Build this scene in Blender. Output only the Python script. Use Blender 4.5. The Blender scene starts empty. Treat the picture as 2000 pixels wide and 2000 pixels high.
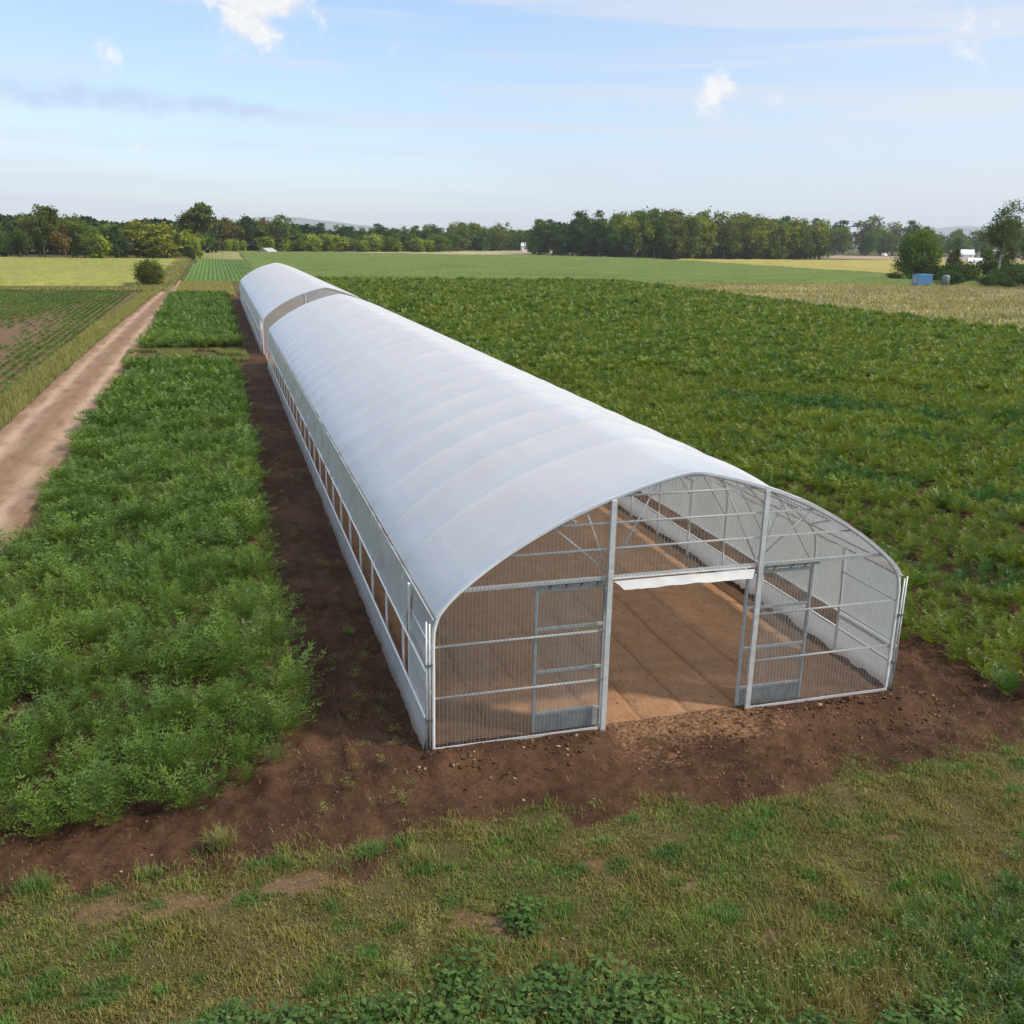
import bpy, math, random
import numpy as np
R = math.radians
rng = np.random.default_rng(7)
random.seed(7)
scene = bpy.context.scene
col = scene.collection

# ------------------------------------------------------------------ numbers
W = 9.14                       # tunnel width
CAM = np.array([-3.107, -14.342, 8.491])
CAM_PITCH, CAM_YAW, CAM_ROLL, CAM_F = R(16.042), R(17.138), R(1.239), 1867.737 / 2000
SUN_EL, SUN_AZ = R(44), R(122)  # azimuth measured from +Y towards +X

# ------------------------------------------------------------------ noise
def _hash(ix, iy, seed):
    h = (ix.astype(np.int64) * 374761393 + iy.astype(np.int64) * 668265263 + seed * 974711) & 0xFFFFFFFF
    h = ((h ^ (h >> 13)) * 1274126177) & 0xFFFFFFFF
    h = ((h ^ (h >> 16)) * 2246822519) & 0xFFFFFFFF
    return ((h ^ (h >> 15)) & 0xFFFFFF) / float(0xFFFFFF)

def vnoise(x, y, seed=0):
    x = np.asarray(x, float); y = np.asarray(y, float)
    ix, iy = np.floor(x), np.floor(y)
    fx, fy = x - ix, y - iy
    fx = fx * fx * fx * (fx * (fx * 6 - 15) + 10); fy = fy * fy * fy * (fy * (fy * 6 - 15) + 10)
    a, b = _hash(ix, iy, seed), _hash(ix + 1, iy, seed)
    c, d = _hash(ix, iy + 1, seed), _hash(ix + 1, iy + 1, seed)
    return (a * (1 - fx) + b * fx) * (1 - fy) + (c * (1 - fx) + d * fx) * fy

def fbm(x, y, seed=0, octs=4):
    s, a, t = 0., 1., 0.
    for o in range(octs):
        s = s + a * vnoise(np.asarray(x) * 2 ** o + 17.3 * o, np.asarray(y) * 2 ** o - 9.1 * o, seed + o * 31)
        t += a; a *= .5
    return s / t                # 0..1

def sstep(a, b, x):
    t = np.clip((x - a) / (b - a), 0, 1)
    return t * t * (3 - 2 * t)

# ------------------------------------------------------------------ objects
def tag(o, label=None, cat=None, group=None, kind=None):
    for k, v in (('label', label), ('category', cat), ('group', group), ('kind', kind)):
        if v: o[k] = v
    return o

def empty(name, loc=(0, 0, 0), rz=0):
    o = bpy.data.objects.new(name, None)
    col.objects.link(o); o.location = loc; o.rotation_euler = (0, 0, rz); o.empty_display_size = .3
    return o

def np_mesh(name, v, polys, m, parent=None, smooth=False, colors=None, attrs=None, link=True):
    """polys: list of index arrays (n,k)."""
    me = bpy.data.meshes.new(name)
    v = np.asarray(v, np.float32)
    polys = [np.asarray(p, np.int32) for p in polys if len(p)]
    tot = np.concatenate([np.full(len(p), p.shape[1], np.int32) for p in polys])
    idx = np.concatenate([p.ravel() for p in polys])
    me.vertices.add(len(v)); me.vertices.foreach_set('co', v.ravel())
    me.loops.add(len(idx)); me.loops.foreach_set('vertex_index', idx)
    me.polygons.add(len(tot))
    st = np.zeros(len(tot), np.int32); st[1:] = np.cumsum(tot)[:-1]
    me.polygons.foreach_set('loop_start', st)
    if smooth: me.polygons.foreach_set('use_smooth', np.ones(len(tot), bool))
    if colors is not None:
        a = me.attributes.new('Col', 'FLOAT_COLOR', 'POINT')
        c = np.ones((len(v), 4), np.float32); c[:, :3] = colors
        a.data.foreach_set('color', c.ravel())
    for k, val in (attrs or {}).items():
        a = me.attributes.new(k, 'FLOAT', 'POINT'); a.data.foreach_set('value', np.asarray(val, np.float32))
    me.update(calc_edges=True); me.validate()
    for mm in (m if isinstance(m, (list, tuple)) else [m]): me.materials.append(mm)
    o = bpy.data.objects.new(name, me)
    if link: col.objects.link(o)
    if parent: o.parent = parent
    return o

class MB:
    """collects boxes, tubes and sheets; build() links them as one mesh object"""
    def __init__(s): s.v = []; s.f = []; s.n = 0
    def add(s, v, f):
        s.v.append(np.asarray(v, float)); s.f += [[i + s.n for i in q] for q in f]; s.n += len(v); return s
    def box(s, x0, x1, y0, y1, z0, z1):
        v = [(x, y, z) for z in (z0, z1) for y in (y0, y1) for x in (x0, x1)]
        return s.add(v, [(0, 2, 3, 1), (4, 5, 7, 6), (0, 1, 5, 4), (2, 6, 7, 3), (0, 4, 6, 2), (1, 3, 7, 5)])
    def tube(s, pts, r, n=8, cap=True, rad=None):
        P = np.asarray(pts, float); m = len(P)
        T = np.gradient(P, axis=0) if m > 2 else np.repeat([P[1] - P[0]], 2, 0)
        T /= np.linalg.norm(T, axis=1)[:, None] + 1e-12
        up = np.array([0, 0, 1.]) if abs(T[:, 2]).max() < .95 else (np.array([0, 1., 0]) if abs(T[:, 1]).max() < .95 else np.array([1., 0, 0]))
        v = []
        for i in range(m):
            a = np.cross(T[i], up); a /= np.linalg.norm(a) + 1e-12; b = np.cross(T[i], a)
            rr = r if rad is None else rad[i]
            for k in range(n):
                t = 2 * math.pi * k / n
                v.append(P[i] + rr * (a * math.cos(t) + b * math.sin(t)))
        f = [(i * n + k, i * n + (k + 1) % n, (i + 1) * n + (k + 1) % n, (i + 1) * n + k) for i in range(m - 1) for k in range(n)]
        if cap: f += [tuple(range(n - 1, -1, -1)), tuple((m - 1) * n + k for k in range(n))]
        return s.add(v, f)
    def grid(s, G):
        G = np.asarray(G, float); a, b = G.shape[:2]
        return s.add(G.reshape(-1, 3), [(i * b + j, i * b + j + 1, (i + 1) * b + j + 1, (i + 1) * b + j) for i in range(a - 1) for j in range(b - 1)])
    def build(s, name, m, parent=None, smooth=False, bevel=0):
        me = bpy.data.meshes.new(name)
        me.from_pydata([tuple(x) for x in np.concatenate(s.v)], [], s.f)
        if smooth: me.polygons.foreach_set('use_smooth', [True] * len(me.polygons))
        me.update(); me.materials.append(m)
        o = bpy.data.objects.new(name, me); col.objects.link(o)
        if parent: o.parent = parent
        if bevel:
            b = o.modifiers.new('Bevel', 'BEVEL'); b.width = bevel; b.segments = 2; b.limit_method = 'ANGLE'
        return o

# ------------------------------------------------------------------ materials
class NT:
    def __init__(s, nt): s.t = nt; s.n = nt.nodes; s.l = nt.links
    def node(s, typ, **kw):
        n = s.n.new(typ)
        ins = kw.pop('ins', {})
        for k, v in kw.items(): setattr(n, k, v)
        for k, v in ins.items(): s.set(n.inputs[k], v)
        return n
    def set(s, sock, v):
        if isinstance(v, bpy.types.NodeSocket): s.l.new(v, sock)
        elif isinstance(v, bpy.types.Node): s.l.new(v.outputs[0], sock)
        elif isinstance(v, (tuple, list)) and len(v) == 3 and sock.type == 'RGBA': sock.default_value = (*v, 1)
        else: sock.default_value = v
    def math(s, op, a, b=0., c=None, clamp=False):
        n = s.node('ShaderNodeMath', operation=op, use_clamp=clamp); s.set(n.inputs[0], a); s.set(n.inputs[1], b)
        if c is not None: s.set(n.inputs[2], c)
        return n.outputs[0]
    def mix(s, f, a, b, mode='MIX'):
        n = s.node('ShaderNodeMix', data_type='RGBA', blend_type=mode)
        s.set(n.inputs[0], f); s.set(n.inputs[6], a); s.set(n.inputs[7], b); return n.outputs[2]
    def noise(s, vec, scale, detail=4, rough=.55, dist=0, out=0):
        n = s.node('ShaderNodeTexNoise', ins={'Vector': vec, 'Scale': scale, 'Detail': detail, 'Roughness': rough, 'Distortion': dist}); return n.outputs[out]
    def ramp(s, f, stops, interp='LINEAR'):
        n = s.node('ShaderNodeValToRGB'); cr = n.color_ramp; cr.interpolation = interp
        while len(cr.elements) < len(stops): cr.elements.new(.5)
        for e, (p, c) in zip(cr.elements, stops):
            e.position = p; e.color = (*c, 1) if isinstance(c, (tuple, list)) else (c, c, c, 1)
        s.set(n.inputs[0], f); return n.outputs[0]
    def maprange(s, v, a, b, c=0., d=1., smooth=True):
        n = s.node('ShaderNodeMapRange', interpolation_type='SMOOTHSTEP' if smooth else 'LINEAR')
        for i, x in enumerate((v, a, b, c, d)): s.set(n.inputs[i], x)
        return n.outputs[0]
    def attr(s, name, out='Color'):
        return s.node('ShaderNodeAttribute', attribute_name=name).outputs[out]
    def pos(s): return s.node('ShaderNodeNewGeometry').outputs['Position']
    def objco(s): return s.node('ShaderNodeTexCoord').outputs['Object']
    def vmul(s, v, k):
        n = s.node('ShaderNodeVectorMath', operation='MULTIPLY'); s.set(n.inputs[0], v); n.inputs[1].default_value = k; return n.outputs[0]

def new_mat(name):
    m = bpy.data.materials.new(name); m.use_nodes = True
    t = NT(m.node_tree); t.n.clear()
    out = t.node('ShaderNodeOutputMaterial')
    return m, t, out

def principled(t, out, color, rough=.6, metal=0., bump=None, bstr=.3, bdist=.02, spec=.5):
    p = t.node('ShaderNodeBsdfPrincipled')
    t.set(p.inputs['Base Color'], color); t.set(p.inputs['Roughness'], rough); t.set(p.inputs['Metallic'], metal)
    p.inputs['Specular IOR Level'].default_value = spec
    if bump is not None:
        b = t.node('ShaderNodeBump', ins={'Height': bump, 'Strength': bstr, 'Distance': bdist}); t.set(p.inputs['Normal'], b.outputs[0])
    t.l.new(p.outputs[0], out.inputs[0]); return p

def leaf_mat(name, trans=.35, noise_scale=0, rough=.5, gloss=.02):
    """vegetation: the colour of each plant comes from its Col attribute"""
    m, t, out = new_mat(name)
    c = t.attr('Col')
    if noise_scale:
        n = t.noise(t.pos(), noise_scale, 2)
        c = t.mix(1, c, t.ramp(n, [(.3, .8), (.7, 1.2)]), 'MULTIPLY')
    d = t.node('ShaderNodeBsdfDiffuse', ins={'Color': c})
    tr = t.node('ShaderNodeBsdfTranslucent', ins={'Color': t.mix(1, c, (1.25, 1.2, .55), 'MULTIPLY')})
    mx = t.node('ShaderNodeMixShader', ins={0: trans, 1: d.outputs[0], 2: tr.outputs[0]})
    g = t.node('ShaderNodeBsdfGlossy', ins={'Color': (.8, .85, .9), 'Roughness': rough})
    m2 = t.node('ShaderNodeMixShader', ins={0: gloss, 1: mx.outputs[0], 2: g.outputs[0]})
    t.l.new(m2.outputs[0], out.inputs[0]); return m

def flat_mat(name, c, rough=.6, metal=0., var=.12, scale=3., bstr=0.):
    m, t, out = new_mat(name)
    n = t.noise(t.objco(), scale, 5)
    cc = t.mix(1, c, t.ramp(n, [(.3, 1 - var), (.7, 1 + var)]), 'MULTIPLY')
    principled(t, out, cc, rough, metal, bump=n if bstr else None, bstr=bstr); return m

M = {}
M['galv'] = flat_mat('galvanised_steel', (.50, .53, .54), .45, .3, .16, 9)
M['tube'] = flat_mat('galvanised_tube', (.74, .75, .75), .45, .2, .10, 6)
M['zinc'] = flat_mat('zinc_sheet', (.285, .305, .30), .55, .15, .25, 7)
M['white_strip'] = flat_mat('white_plastic_strip', (.40, .41, .42), .6, 0, .10, 4)
M['dark_rubber'] = flat_mat('dark_hardware', (.06, .08, .08), .5, 0, .2, 12)
M['leaf'] = leaf_mat('crop_leaf', .38)
M['dill'] = leaf_mat('feathery_leaf', .30)
M['grass'] = leaf_mat('grass_blade', .30, 1.3)
M['tree_leaf'] = leaf_mat('tree_leaf', .30, 0, .6, .006)
M['straw'] = leaf_mat('dry_straw', .2)
M['bark'] = flat_mat('bark', (.12, .09, .065), .9, 0, .35, 2.5, .4)
M['pale_bark'] = flat_mat('pale_bark', (.36, .33, .28), .85, 0, .3, 1.5, .3)

def film_mat(name, colr, transl, transp, gl, rough=.32, mud=False):
    m, t, out = new_mat(name)
    p = t.objco()
    n = t.noise(p, .7, 5, .6); n2 = t.noise(t.vmul(p, (1, .25, 1)), 5, 4, .65)
    c = t.mix(1, colr, t.ramp(n, [(.3, .95), (.7, 1.03)]), 'MULTIPLY')
    run = t.noise(t.vmul(p, (.5, 5, .5)), 1.6, 5, .65)           # faint dust runs down the slope
    c = t.mix(1, c, t.ramp(run, [(.35, 1.0), (.75, .965)]), 'MULTIPLY')
    if mud:
        zz = t.node('ShaderNodeSeparateXYZ', ins={0: p}).outputs[2]
        c = t.mix(t.math('MULTIPLY', t.maprange(t.math('ADD', zz, t.math('MULTIPLY', run, .25)), .12, .42, 1, 0), .6), c, (.25, .16, .10))
    bp = t.node('ShaderNodeBump', ins={'Height': n2, 'Strength': .5, 'Distance': .014})
    d = t.node('ShaderNodeBsdfDiffuse', ins={'Color': c, 'Normal': bp.outputs[0]})
    tr = t.node('ShaderNodeBsdfTranslucent', ins={'Color': c, 'Normal': bp.outputs[0]})
    a = t.node('ShaderNodeMixShader', ins={0: transl, 1: d.outputs[0], 2: tr.outputs[0]})
    tp = t.node('ShaderNodeBsdfTransparent', ins={'Color': (.92, .94, .96)})
    b = t.node('ShaderNodeMixShader', ins={0: transp, 1: a.outputs[0], 2: tp.outputs[0]})
    g = t.node('ShaderNodeBsdfGlossy', ins={'Color': (.95, .97, 1), 'Roughness': t.math('MULTIPLY_ADD', n2, .25, rough - .1), 'Normal': bp.outputs[0]})
    fr = t.node('ShaderNodeFresnel', ins={'IOR': 1.45})
    e = t.node('ShaderNodeMixShader', ins={0: t.math('MULTIPLY', fr, gl), 1: b.outputs[0], 2: g.outputs[0]})
    t.l.new(e.outputs[0], out.inputs[0]); return m
M['film'] = film_mat('white_film', (.82, .86, .91), .52, .05, .8)
M['curtain'] = film_mat('side_curtain_film', (.62, .67, .69), .42, .26, .6)
M['skirt'] = film_mat('skirt_film', (.56, .61, .65), .42, .20, .6, mud=True)

def poly_mat(name='corrugated_polycarbonate', base=.035):
    m, t, out = new_mat(name)
    lw = t.node('ShaderNodeLayerWeight', ins={'Blend': .5})
    x = t.node('ShaderNodeSeparateXYZ', ins={0: t.objco()}).outputs[0]
    st = t.math('FRACT', t.math('MULTIPLY', x, 1 / .07))
    rib = t.math('SUBTRACT', 1, t.maprange(t.math('ABSOLUTE', t.math('SUBTRACT', st, .5)), .04, .16), clamp=True)
    dirt = t.noise(t.vmul(t.objco(), (3, 3, .35)), 1.2, 5, .6)
    op = t.math('ADD', t.math('MULTIPLY_ADD', rib, .28, base), t.math('MULTIPLY', t.maprange(dirt, .45, .8), .05), clamp=True)
    tp = t.node('ShaderNodeBsdfTransparent', ins={'Color': (.96, .97, .97)})
    d = t.node('ShaderNodeBsdfDiffuse', ins={'Color': (.80, .82, .81)})
    tl = t.node('ShaderNodeBsdfTranslucent', ins={'Color': (.80, .82, .81)})
    dm = t.node('ShaderNodeMixShader', ins={0: .5, 1: d.outputs[0], 2: tl.outputs[0]})
    a = t.node('ShaderNodeMixShader', ins={0: op, 1: tp.outputs[0], 2: dm.outputs[0]})
    g = t.node('ShaderNodeBsdfGlossy', ins={'Color': (1, 1, 1), 'Roughness': .12})
    fr = t.node('ShaderNodeFresnel', ins={'IOR': 1.5})
    b = t.node('ShaderNodeMixShader', ins={0: t.math('MULTIPLY', fr, .7), 1: a.outputs[0], 2: g.outputs[0]})
    t.l.new(b.outputs[0], out.inputs[0]); return m
M['poly'] = poly_mat(); M['poly_far'] = poly_mat('far_polycarbonate', .42)  # more opaque copy, greyed for the far tunnel's slanting distant view

# ------------------------------------------------------------------ world, sun, camera, haze
def cam_axes():
    fw = np.array([math.sin(CAM_YAW) * math.cos(CAM_PITCH), math.cos(CAM_YAW) * math.cos(CAM_PITCH), -math.sin(CAM_PITCH)])
    r = np.array([math.cos(CAM_YAW), -math.sin(CAM_YAW), 0]); u = np.cross(r, fw)
    c, s = math.cos(CAM_ROLL), math.sin(CAM_ROLL)
    return r * c + u * s, -r * s + u * c, fw
CR, CU, CF = cam_axes()

def make_world():
    w = bpy.data.worlds.new('World'); scene.world = w; w.use_nodes = True
    t = NT(w.node_tree); t.n.clear()
    out = t.node('ShaderNodeOutputWorld')
    sky = t.node('ShaderNodeTexSky', sky_type='NISHITA', sun_disc=False)
    sky.sun_elevation = SUN_EL; sky.sun_rotation = SUN_AZ
    sky.altitude = 50; sky.air_density = 1.0; sky.dust_density = .6; sky.ozone_density = 2.6
    d = t.node('ShaderNodeTexCoord').outputs['Generated']
    dn = t.node('ShaderNodeVectorMath', operation='NORMALIZE', ins={0: d}).outputs[0]
    sp = t.node('ShaderNodeSeparateXYZ', ins={0: dn}); z = sp.outputs[2]
    # thin veil: high cloud, thicker to the right (towards the sun) and towards the horizon
    flat = t.node('ShaderNodeVectorMath', operation='MULTIPLY', ins={0: dn}); flat.inputs[1].default_value = (1, 1, 4.5)
    n1 = t.noise(flat.outputs[0], 2.2, 6, .62, .6)
    east = t.maprange(sp.outputs[0], .05, .85, 0, 1)
    low = t.maprange(z, .0, .30, 1, 0)
    veil = t.math('ADD', t.math('MULTIPLY', east, .52), t.math('MULTIPLY', low, .34))
    veil = t.math('ADD', veil, t.math('MULTIPLY', t.math('SUBTRACT', n1, .5), .55), clamp=True)
    veil = t.math('MULTIPLY_ADD', veil, .80, .10, clamp=True)
    # cumulus puffs: (direction, size, strength), edges torn by noise
    wv = t.noise(dn, 9, 5, .6, 0, 1)
    w0 = t.node('ShaderNodeVectorMath', operation='SUBTRACT', ins={0: wv}); w0.inputs[1].default_value = (.5, .5, .5)
    w1 = t.node('ShaderNodeVectorMath', operation='SCALE', ins={0: w0.outputs[0], 'Scale': .055})
    dw = t.node('ShaderNodeVectorMath', operation='ADD', ins={0: dn, 1: w1.outputs[0]}).outputs[0]
    puff = None
    for (dx, dy, dz), size, amp in CLOUDS:
        dist = t.node('ShaderNodeVectorMath', operation='DISTANCE', ins={0: dw}); dist.inputs[1].default_value = (dx, dy, dz)
        k = t.maprange(dist.outputs['Value'], 0, size * 1.25, amp, 0)
        puff = k if puff is None else t.math('MAXIMUM', puff, k)
    n2 = t.noise(dn, 34, 9, .66, .5)
    pm = t.maprange(t.math('ADD', puff, t.math('MULTIPLY', t.math('SUBTRACT', n2, .5), 1.9)), .34, .95)
    pm = t.math('MULTIPLY', pm, t.math('MULTIPLY', puff, 2.2, clamp=True), clamp=True)
    # long soft streaks, pale and grey blue
    st = t.node('ShaderNodeVectorMath', operation='MULTIPLY', ins={0: dn}); st.inputs[1].default_value = (1.0, 1.0, 20)
    n3 = t.noise(st.outputs[0], 1.9, 7, .6, .5)
    streak = t.math('MULTIPLY', t.maprange(n3, .46, .64), t.maprange(z, .0, .22, .60, .55))
    c = t.mix(veil, sky.outputs[0], t.mix(east, (2.35, 2.98, 4.4), (3.6, 3.88, 4.35)))
    c = t.mix(streak, c, t.mix(east, (3.55, 3.80, 4.35), (4.1, 4.15, 4.3)))
    band = None
    for (dx, dy, dz), ln in BANDS:
        q = t.node('ShaderNodeVectorMath', operation='SUBTRACT', ins={0: dw}); q.inputs[1].default_value = (dx, dy, dz)
        q2 = t.node('ShaderNodeVectorMath', operation='MULTIPLY', ins={0: q.outputs[0]}); q2.inputs[1].default_value = (1 / ln, 1 / ln, 11 / ln)
        le = t.node('ShaderNodeVectorMath', operation='LENGTH', ins={0: q2.outputs[0]}).outputs['Value']
        k = t.maprange(le, .25, 1.1, 1, 0); band = k if band is None else t.math('MAXIMUM', band, k)
    c = t.mix(t.math('MULTIPLY', band, t.maprange(n2, .3, .6, .2, .6)), c, (2.45, 3.0, 4.1))
    c = t.mix(pm, c, t.mix(t.maprange(n2, .35, .65), (3.9, 4.0, 4.3), (4.9, 4.9, 4.9)))
    # unseen bright cloud sheet high overhead, added to light the ground softly
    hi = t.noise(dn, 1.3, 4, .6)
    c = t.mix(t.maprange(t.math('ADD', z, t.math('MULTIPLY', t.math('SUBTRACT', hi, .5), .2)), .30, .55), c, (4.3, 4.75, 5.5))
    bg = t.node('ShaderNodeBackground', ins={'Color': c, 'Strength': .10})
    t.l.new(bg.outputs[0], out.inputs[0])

def dir_of(px, py):            # where in the sky a cloud stands
    d = CF + CR * (px / 2000 - .5) / CAM_F - CU * (py / 2000 - .5) / CAM_F
    d /= np.linalg.norm(d); return tuple(float(x) for x in d)
CLOUDS = [(dir_of(505, 8), .075, 1.0), (dir_of(455, -14), .05, .9), (dir_of(560, -10), .06, 1.0), (dir_of(1398, 180), .030, .85), (dir_of(1385, 205), .03, .6),
          (dir_of(1440, 222), .016, .55), (dir_of(222, 108), .020, .62), (dir_of(20, 252), .05, .6), (dir_of(240, 285), .05, .42),
          (dir_of(330, 194), .022, .45), (dir_of(1880, 72), .05, .55), (dir_of(775, 82), .03, .45), (dir_of(1510, 196), .018, .5), (dir_of(1640, 198), .014, .45)]
BANDS = [(dir_of(150, 186), .16), (dir_of(400, 206), .13)]
make_world()

sd = bpy.data.lights.new('sun', 'SUN'); sd.energy = 2.3; sd.angle = R(5); sd.color = (1, .88, .72)
so = bpy.data.objects.new('sun', sd); col.objects.link(so)
sv = np.array([math.sin(SUN_AZ) * math.cos(SUN_EL), math.cos(SUN_AZ) * math.cos(SUN_EL), math.sin(SUN_EL)])
from mathutils import Vector, Matrix
so.rotation_euler = Vector(-sv).to_track_quat('-Z', 'Y').to_euler(); so.location = (60, -10, 60)

cd = bpy.data.cameras.new('camera'); cd.sensor_width = 36; cd.lens = 36 * CAM_F; cd.clip_end = 20000; cd.clip_start = .1
co = bpy.data.objects.new('camera', cd); col.objects.link(co)
mw = Matrix([[CR[i], CU[i], -CF[i], CAM[i]] for i in range(3)] + [[0, 0, 0, 1]]); co.matrix_world = mw
scene.camera = co
scene.view_settings.view_transform = 'Standard'; scene.view_settings.look = 'None'
scene.view_settings.exposure = 1.05; scene.view_settings.gamma = 1
scene.cycles.max_bounces = 8; scene.cycles.transparent_max_bounces = 24; scene.cycles.diffuse_bounces = 4
scene.cycles.glossy_bounces = 2; scene.cycles.transmission_bounces = 6; scene.cycles.volume_bounces = 0
scene.cycles.caustics_reflective = False; scene.cycles.caustics_refractive = False
scene.cycles.sample_clamp_indirect = 4
scene.cycles.use_denoising = True

def make_haze():
    m, t, out = new_mat('haze_air')
    v = t.node('ShaderNodeVolumePrincipled', ins={'Color': (.84, .91, 1.0), 'Density': .00010, 'Anisotropy': .0})
    t.l.new(v.outputs[0], out.inputs['Volume'])
    b = MB().box(-9000, 13500, -900, 12500, -4, 300)
    o = b.build('haze', m); tag(o, kind='stuff')
    return o
HAZE = True
if HAZE: make_haze()

def in_view(x, y, z=0., margin=.06):
    d = np.stack([x - CAM[0], y - CAM[1], np.zeros_like(x) + z - CAM[2]], -1)
    zz = d @ CF
    u, v = (d @ CR) / zz * CAM_F, (d @ CU) / zz * CAM_F
    return (zz > .5) & (abs(u) < .5 + margin) & (abs(v) < .5 + margin)

# ------------------------------------------------------------------ ground: one sheet to the horizon
def graded(lo, hi, step, far_lo, far_hi, growth=1.12, cap=None):
    mid = list(np.arange(lo, hi + step / 2, step))
    a = [hi + 0.]; s = step
    while a[-1] < far_hi:
        s = s * growth if cap is None or s < cap(a[-1]) else s
        a.append(a[-1] + s)
    b = [lo + 0.]; s = step
    while b[-1] > far_lo: s *= growth; b.append(b[-1] - s)
    return np.array(sorted(set(np.round(b[1:], 4))) + mid + a[1:])

GX = graded(-9.6, 14.4, .075, -9500, 14000, 1.10)
GY = graded(-8.6, 5.0, .075, -1000, 13000, 1.03)

FRONT = [(-9, -1.2), (-6.4, -1.9), (-4.4, -2.3), (-2.2, -2.75), (.2, -2.5), (2.8, -2.45), (4.2, -3.15), (6.4, -2.7), (9., -2.1), (10.9, -1.7), (14, -.9), (20, 0), (40, 2)]
def front_edge(x): return np.interp(x, [p[0] for p in FRONT], [p[1] for p in FRONT])

def masks(x, y):
    """where the bare soil lies (0..1), and where it is the trodden floor of a tunnel"""
    w1 = (fbm(x * .9, y * .9, 5) - .5) * 2.0; w2 = (fbm(x * 3.2, y * 3.2, 6) - .5) * 1.0
    wob = w1 * .8 + w2 * .6
    soil = sstep(-.35, .45, y - front_edge(x) + wob * 1.15)
    soil = soil * (1 - sstep(13.2, 16, x + wob) * (y < 3.2) * sstep(3.2, 1.5, y + wob * .3 + (x - 16) * .0) * 0)
    left = sstep(-9.5, -8.9, x + wob * .35)
    path = sstep(134, 130, y)                                   # tilled strip along the tunnels
    inside_left = left * path
    far_bed = ((x < -1.5) & (y > 52.5) & (y < 124)).astype(float)
    grass_strip = ((x < -1.0) & (x > -9.5) & (y > 53.0 + wob * .5) & (y < 59.5 + wob * .5)).astype(float)
    right = sstep(75.5, 74, x) * sstep(169.5, 168, y)
    s = soil * np.where(x < 4.5, inside_left, right)
    s = s * (1 - grass_strip * sstep(54.5, 56, y))
    lf = ((x < -13.4) & (x > -70) & (y > 20) & (y < 134)).astype(float)   # field left of the track
    s = s * (1 - lf)
    floor = sstep(-.05, .15, x) * sstep(9.2, 9.0, x) * sstep(-2.6, -.1, y + (fbm(x * 1.3, y * 1.3, 9, 5) - .5) * 2.4 - .55 * sstep(2.9, 6.2, x) * sstep(6.4, 3.2, x) * 0 )
    floor = floor * np.where(y < .15, .48 * sstep(2.0, 3.6, x - (y + .2) * .0) * sstep(8.2 - y * .3, 5.6, x), 1) * (y < 116)
    return s, floor

# bare, dusty patches in the front grass (x, y, rx, ry)
PATCH = [(-.35, -4.35, .42, .22), (-4.4, -2.85, 1.0, .26), (-2.9, -3.0, .8, .22), (2.6, -4.4, .26, .12), (1.6, -3.6, .26, .12), (3.2, -5.6, .3, .13), (1.0, -5.4, .3, .12), (-5.0, -4.9, .5, .12), (5.9, -4.2, .3, .1)]
def bare(x, y):
    b = np.zeros_like(x)
    n = (fbm(x * 2.2, y * 2.2, 41, 5) - .5) * 2.4 + (fbm(x * 9, y * 9, 42, 3) - .5) * .9
    for px, py, rx, ry in PATCH:
        d = np.sqrt(((x - px) / rx) ** 2 + ((y - py) / ry) ** 2)
        b = np.maximum(b, sstep(1.35, .15, d + n))
    return b

def furrow(x, y):
    return np.maximum(0, np.sin((x + (fbm(x * .3, y * .12, 15) - .5) * .22 + (fbm(x * 3, y * 3, 23) - .5) * .06) * 2 * math.pi / .95)) ** 14 * sstep(.40, .62, fbm(x * .8, y * .22, 22))

def height(x, y, s, fl):
    near = sstep(160, 60, y)
    h = (fbm(x * .35, y * .35, 2) - .5) * .10 * near
    nf = sstep(45, 12, y) * (x > -12) * (x < 30)
    clod = (fbm(x * 2.3, y * 2.3, 11, 5) - .5) * .19 + (fbm(x * 7, y * 7, 12, 3) - .5) * .10
    calm = 1 - .8 * np.exp(-(y / .30) ** 2) * (x > -.3) * (x < 9.5)
    h = h + clod * s * (1 - fl) * nf * calm
    h = h + (fbm(x * 1.7, y * 1.7, 14, 4) - .5) * .08 * (1 - s) * nf
    # shallow furrows left by the harrow on the tunnel floor
    fur = furrow(x, y)
    h = h - fl * nf * (.040 * fur) + fl * nf * (fbm(x * 6, y * 3, 16, 3) - .5) * .035
    # tilled strip: ridges parallel to the tunnel, one sharp crust line
    strip = s * (x < -.2) * (x > -9.3)
    h = h + strip * sstep(70, 20, y) * .030 * np.sin(x * 2 * math.pi / .7 + fbm(x, y * .3, 18) * 3)
    xl = -1.42 - .03 * y * (y < 0) + (fbm(y * .8, y * 0, 19) - .5) * .10
    h = h + .060 * np.exp(-((x - xl) / .045) ** 2) * sstep(-2.0, -1.3, y) * sstep(9, 5, y)
    h = h - .055 * np.exp(-((x - xl - .16) / .10) ** 2) * sstep(-2.0, -1.3, y) * sstep(9, 5, y)
    # wheel ruts on the right-hand soil
    rr = s * sstep(9.5, 10.2, x) * nf
    q = (y - front_edge(x) - .5 + .25 * np.sin(x * .7))
    h = h - rr * (.06 * np.exp(-((q - .9) / .16) ** 2) + .05 * np.exp(-((q - 2.1) / .16) ** 2)) + rr * .04 * np.sin(q * 9 + fbm(x, y, 20) * 2)
    # earth banked against the front wall
    bank = .15 * np.exp(-((y + .50) / .27) ** 2) * sstep(-.6, .2, x) * sstep(9.9, 9.2, x) * (1 - sstep(2.7, 3.3, x) * sstep(6.3, 5.9, x))
    h = h + bank * (.55 + .9 * fbm(x * 2.1, y * 2, 21)) - .06 * bank
    road = sstep(-12.8, -12.0, x + ROADC(y) * 0) * sstep(-8.8, -9.4, x) * (y > -20)
    h = h * (1 - road)
    return np.where(y > 170, 0, h)

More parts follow.
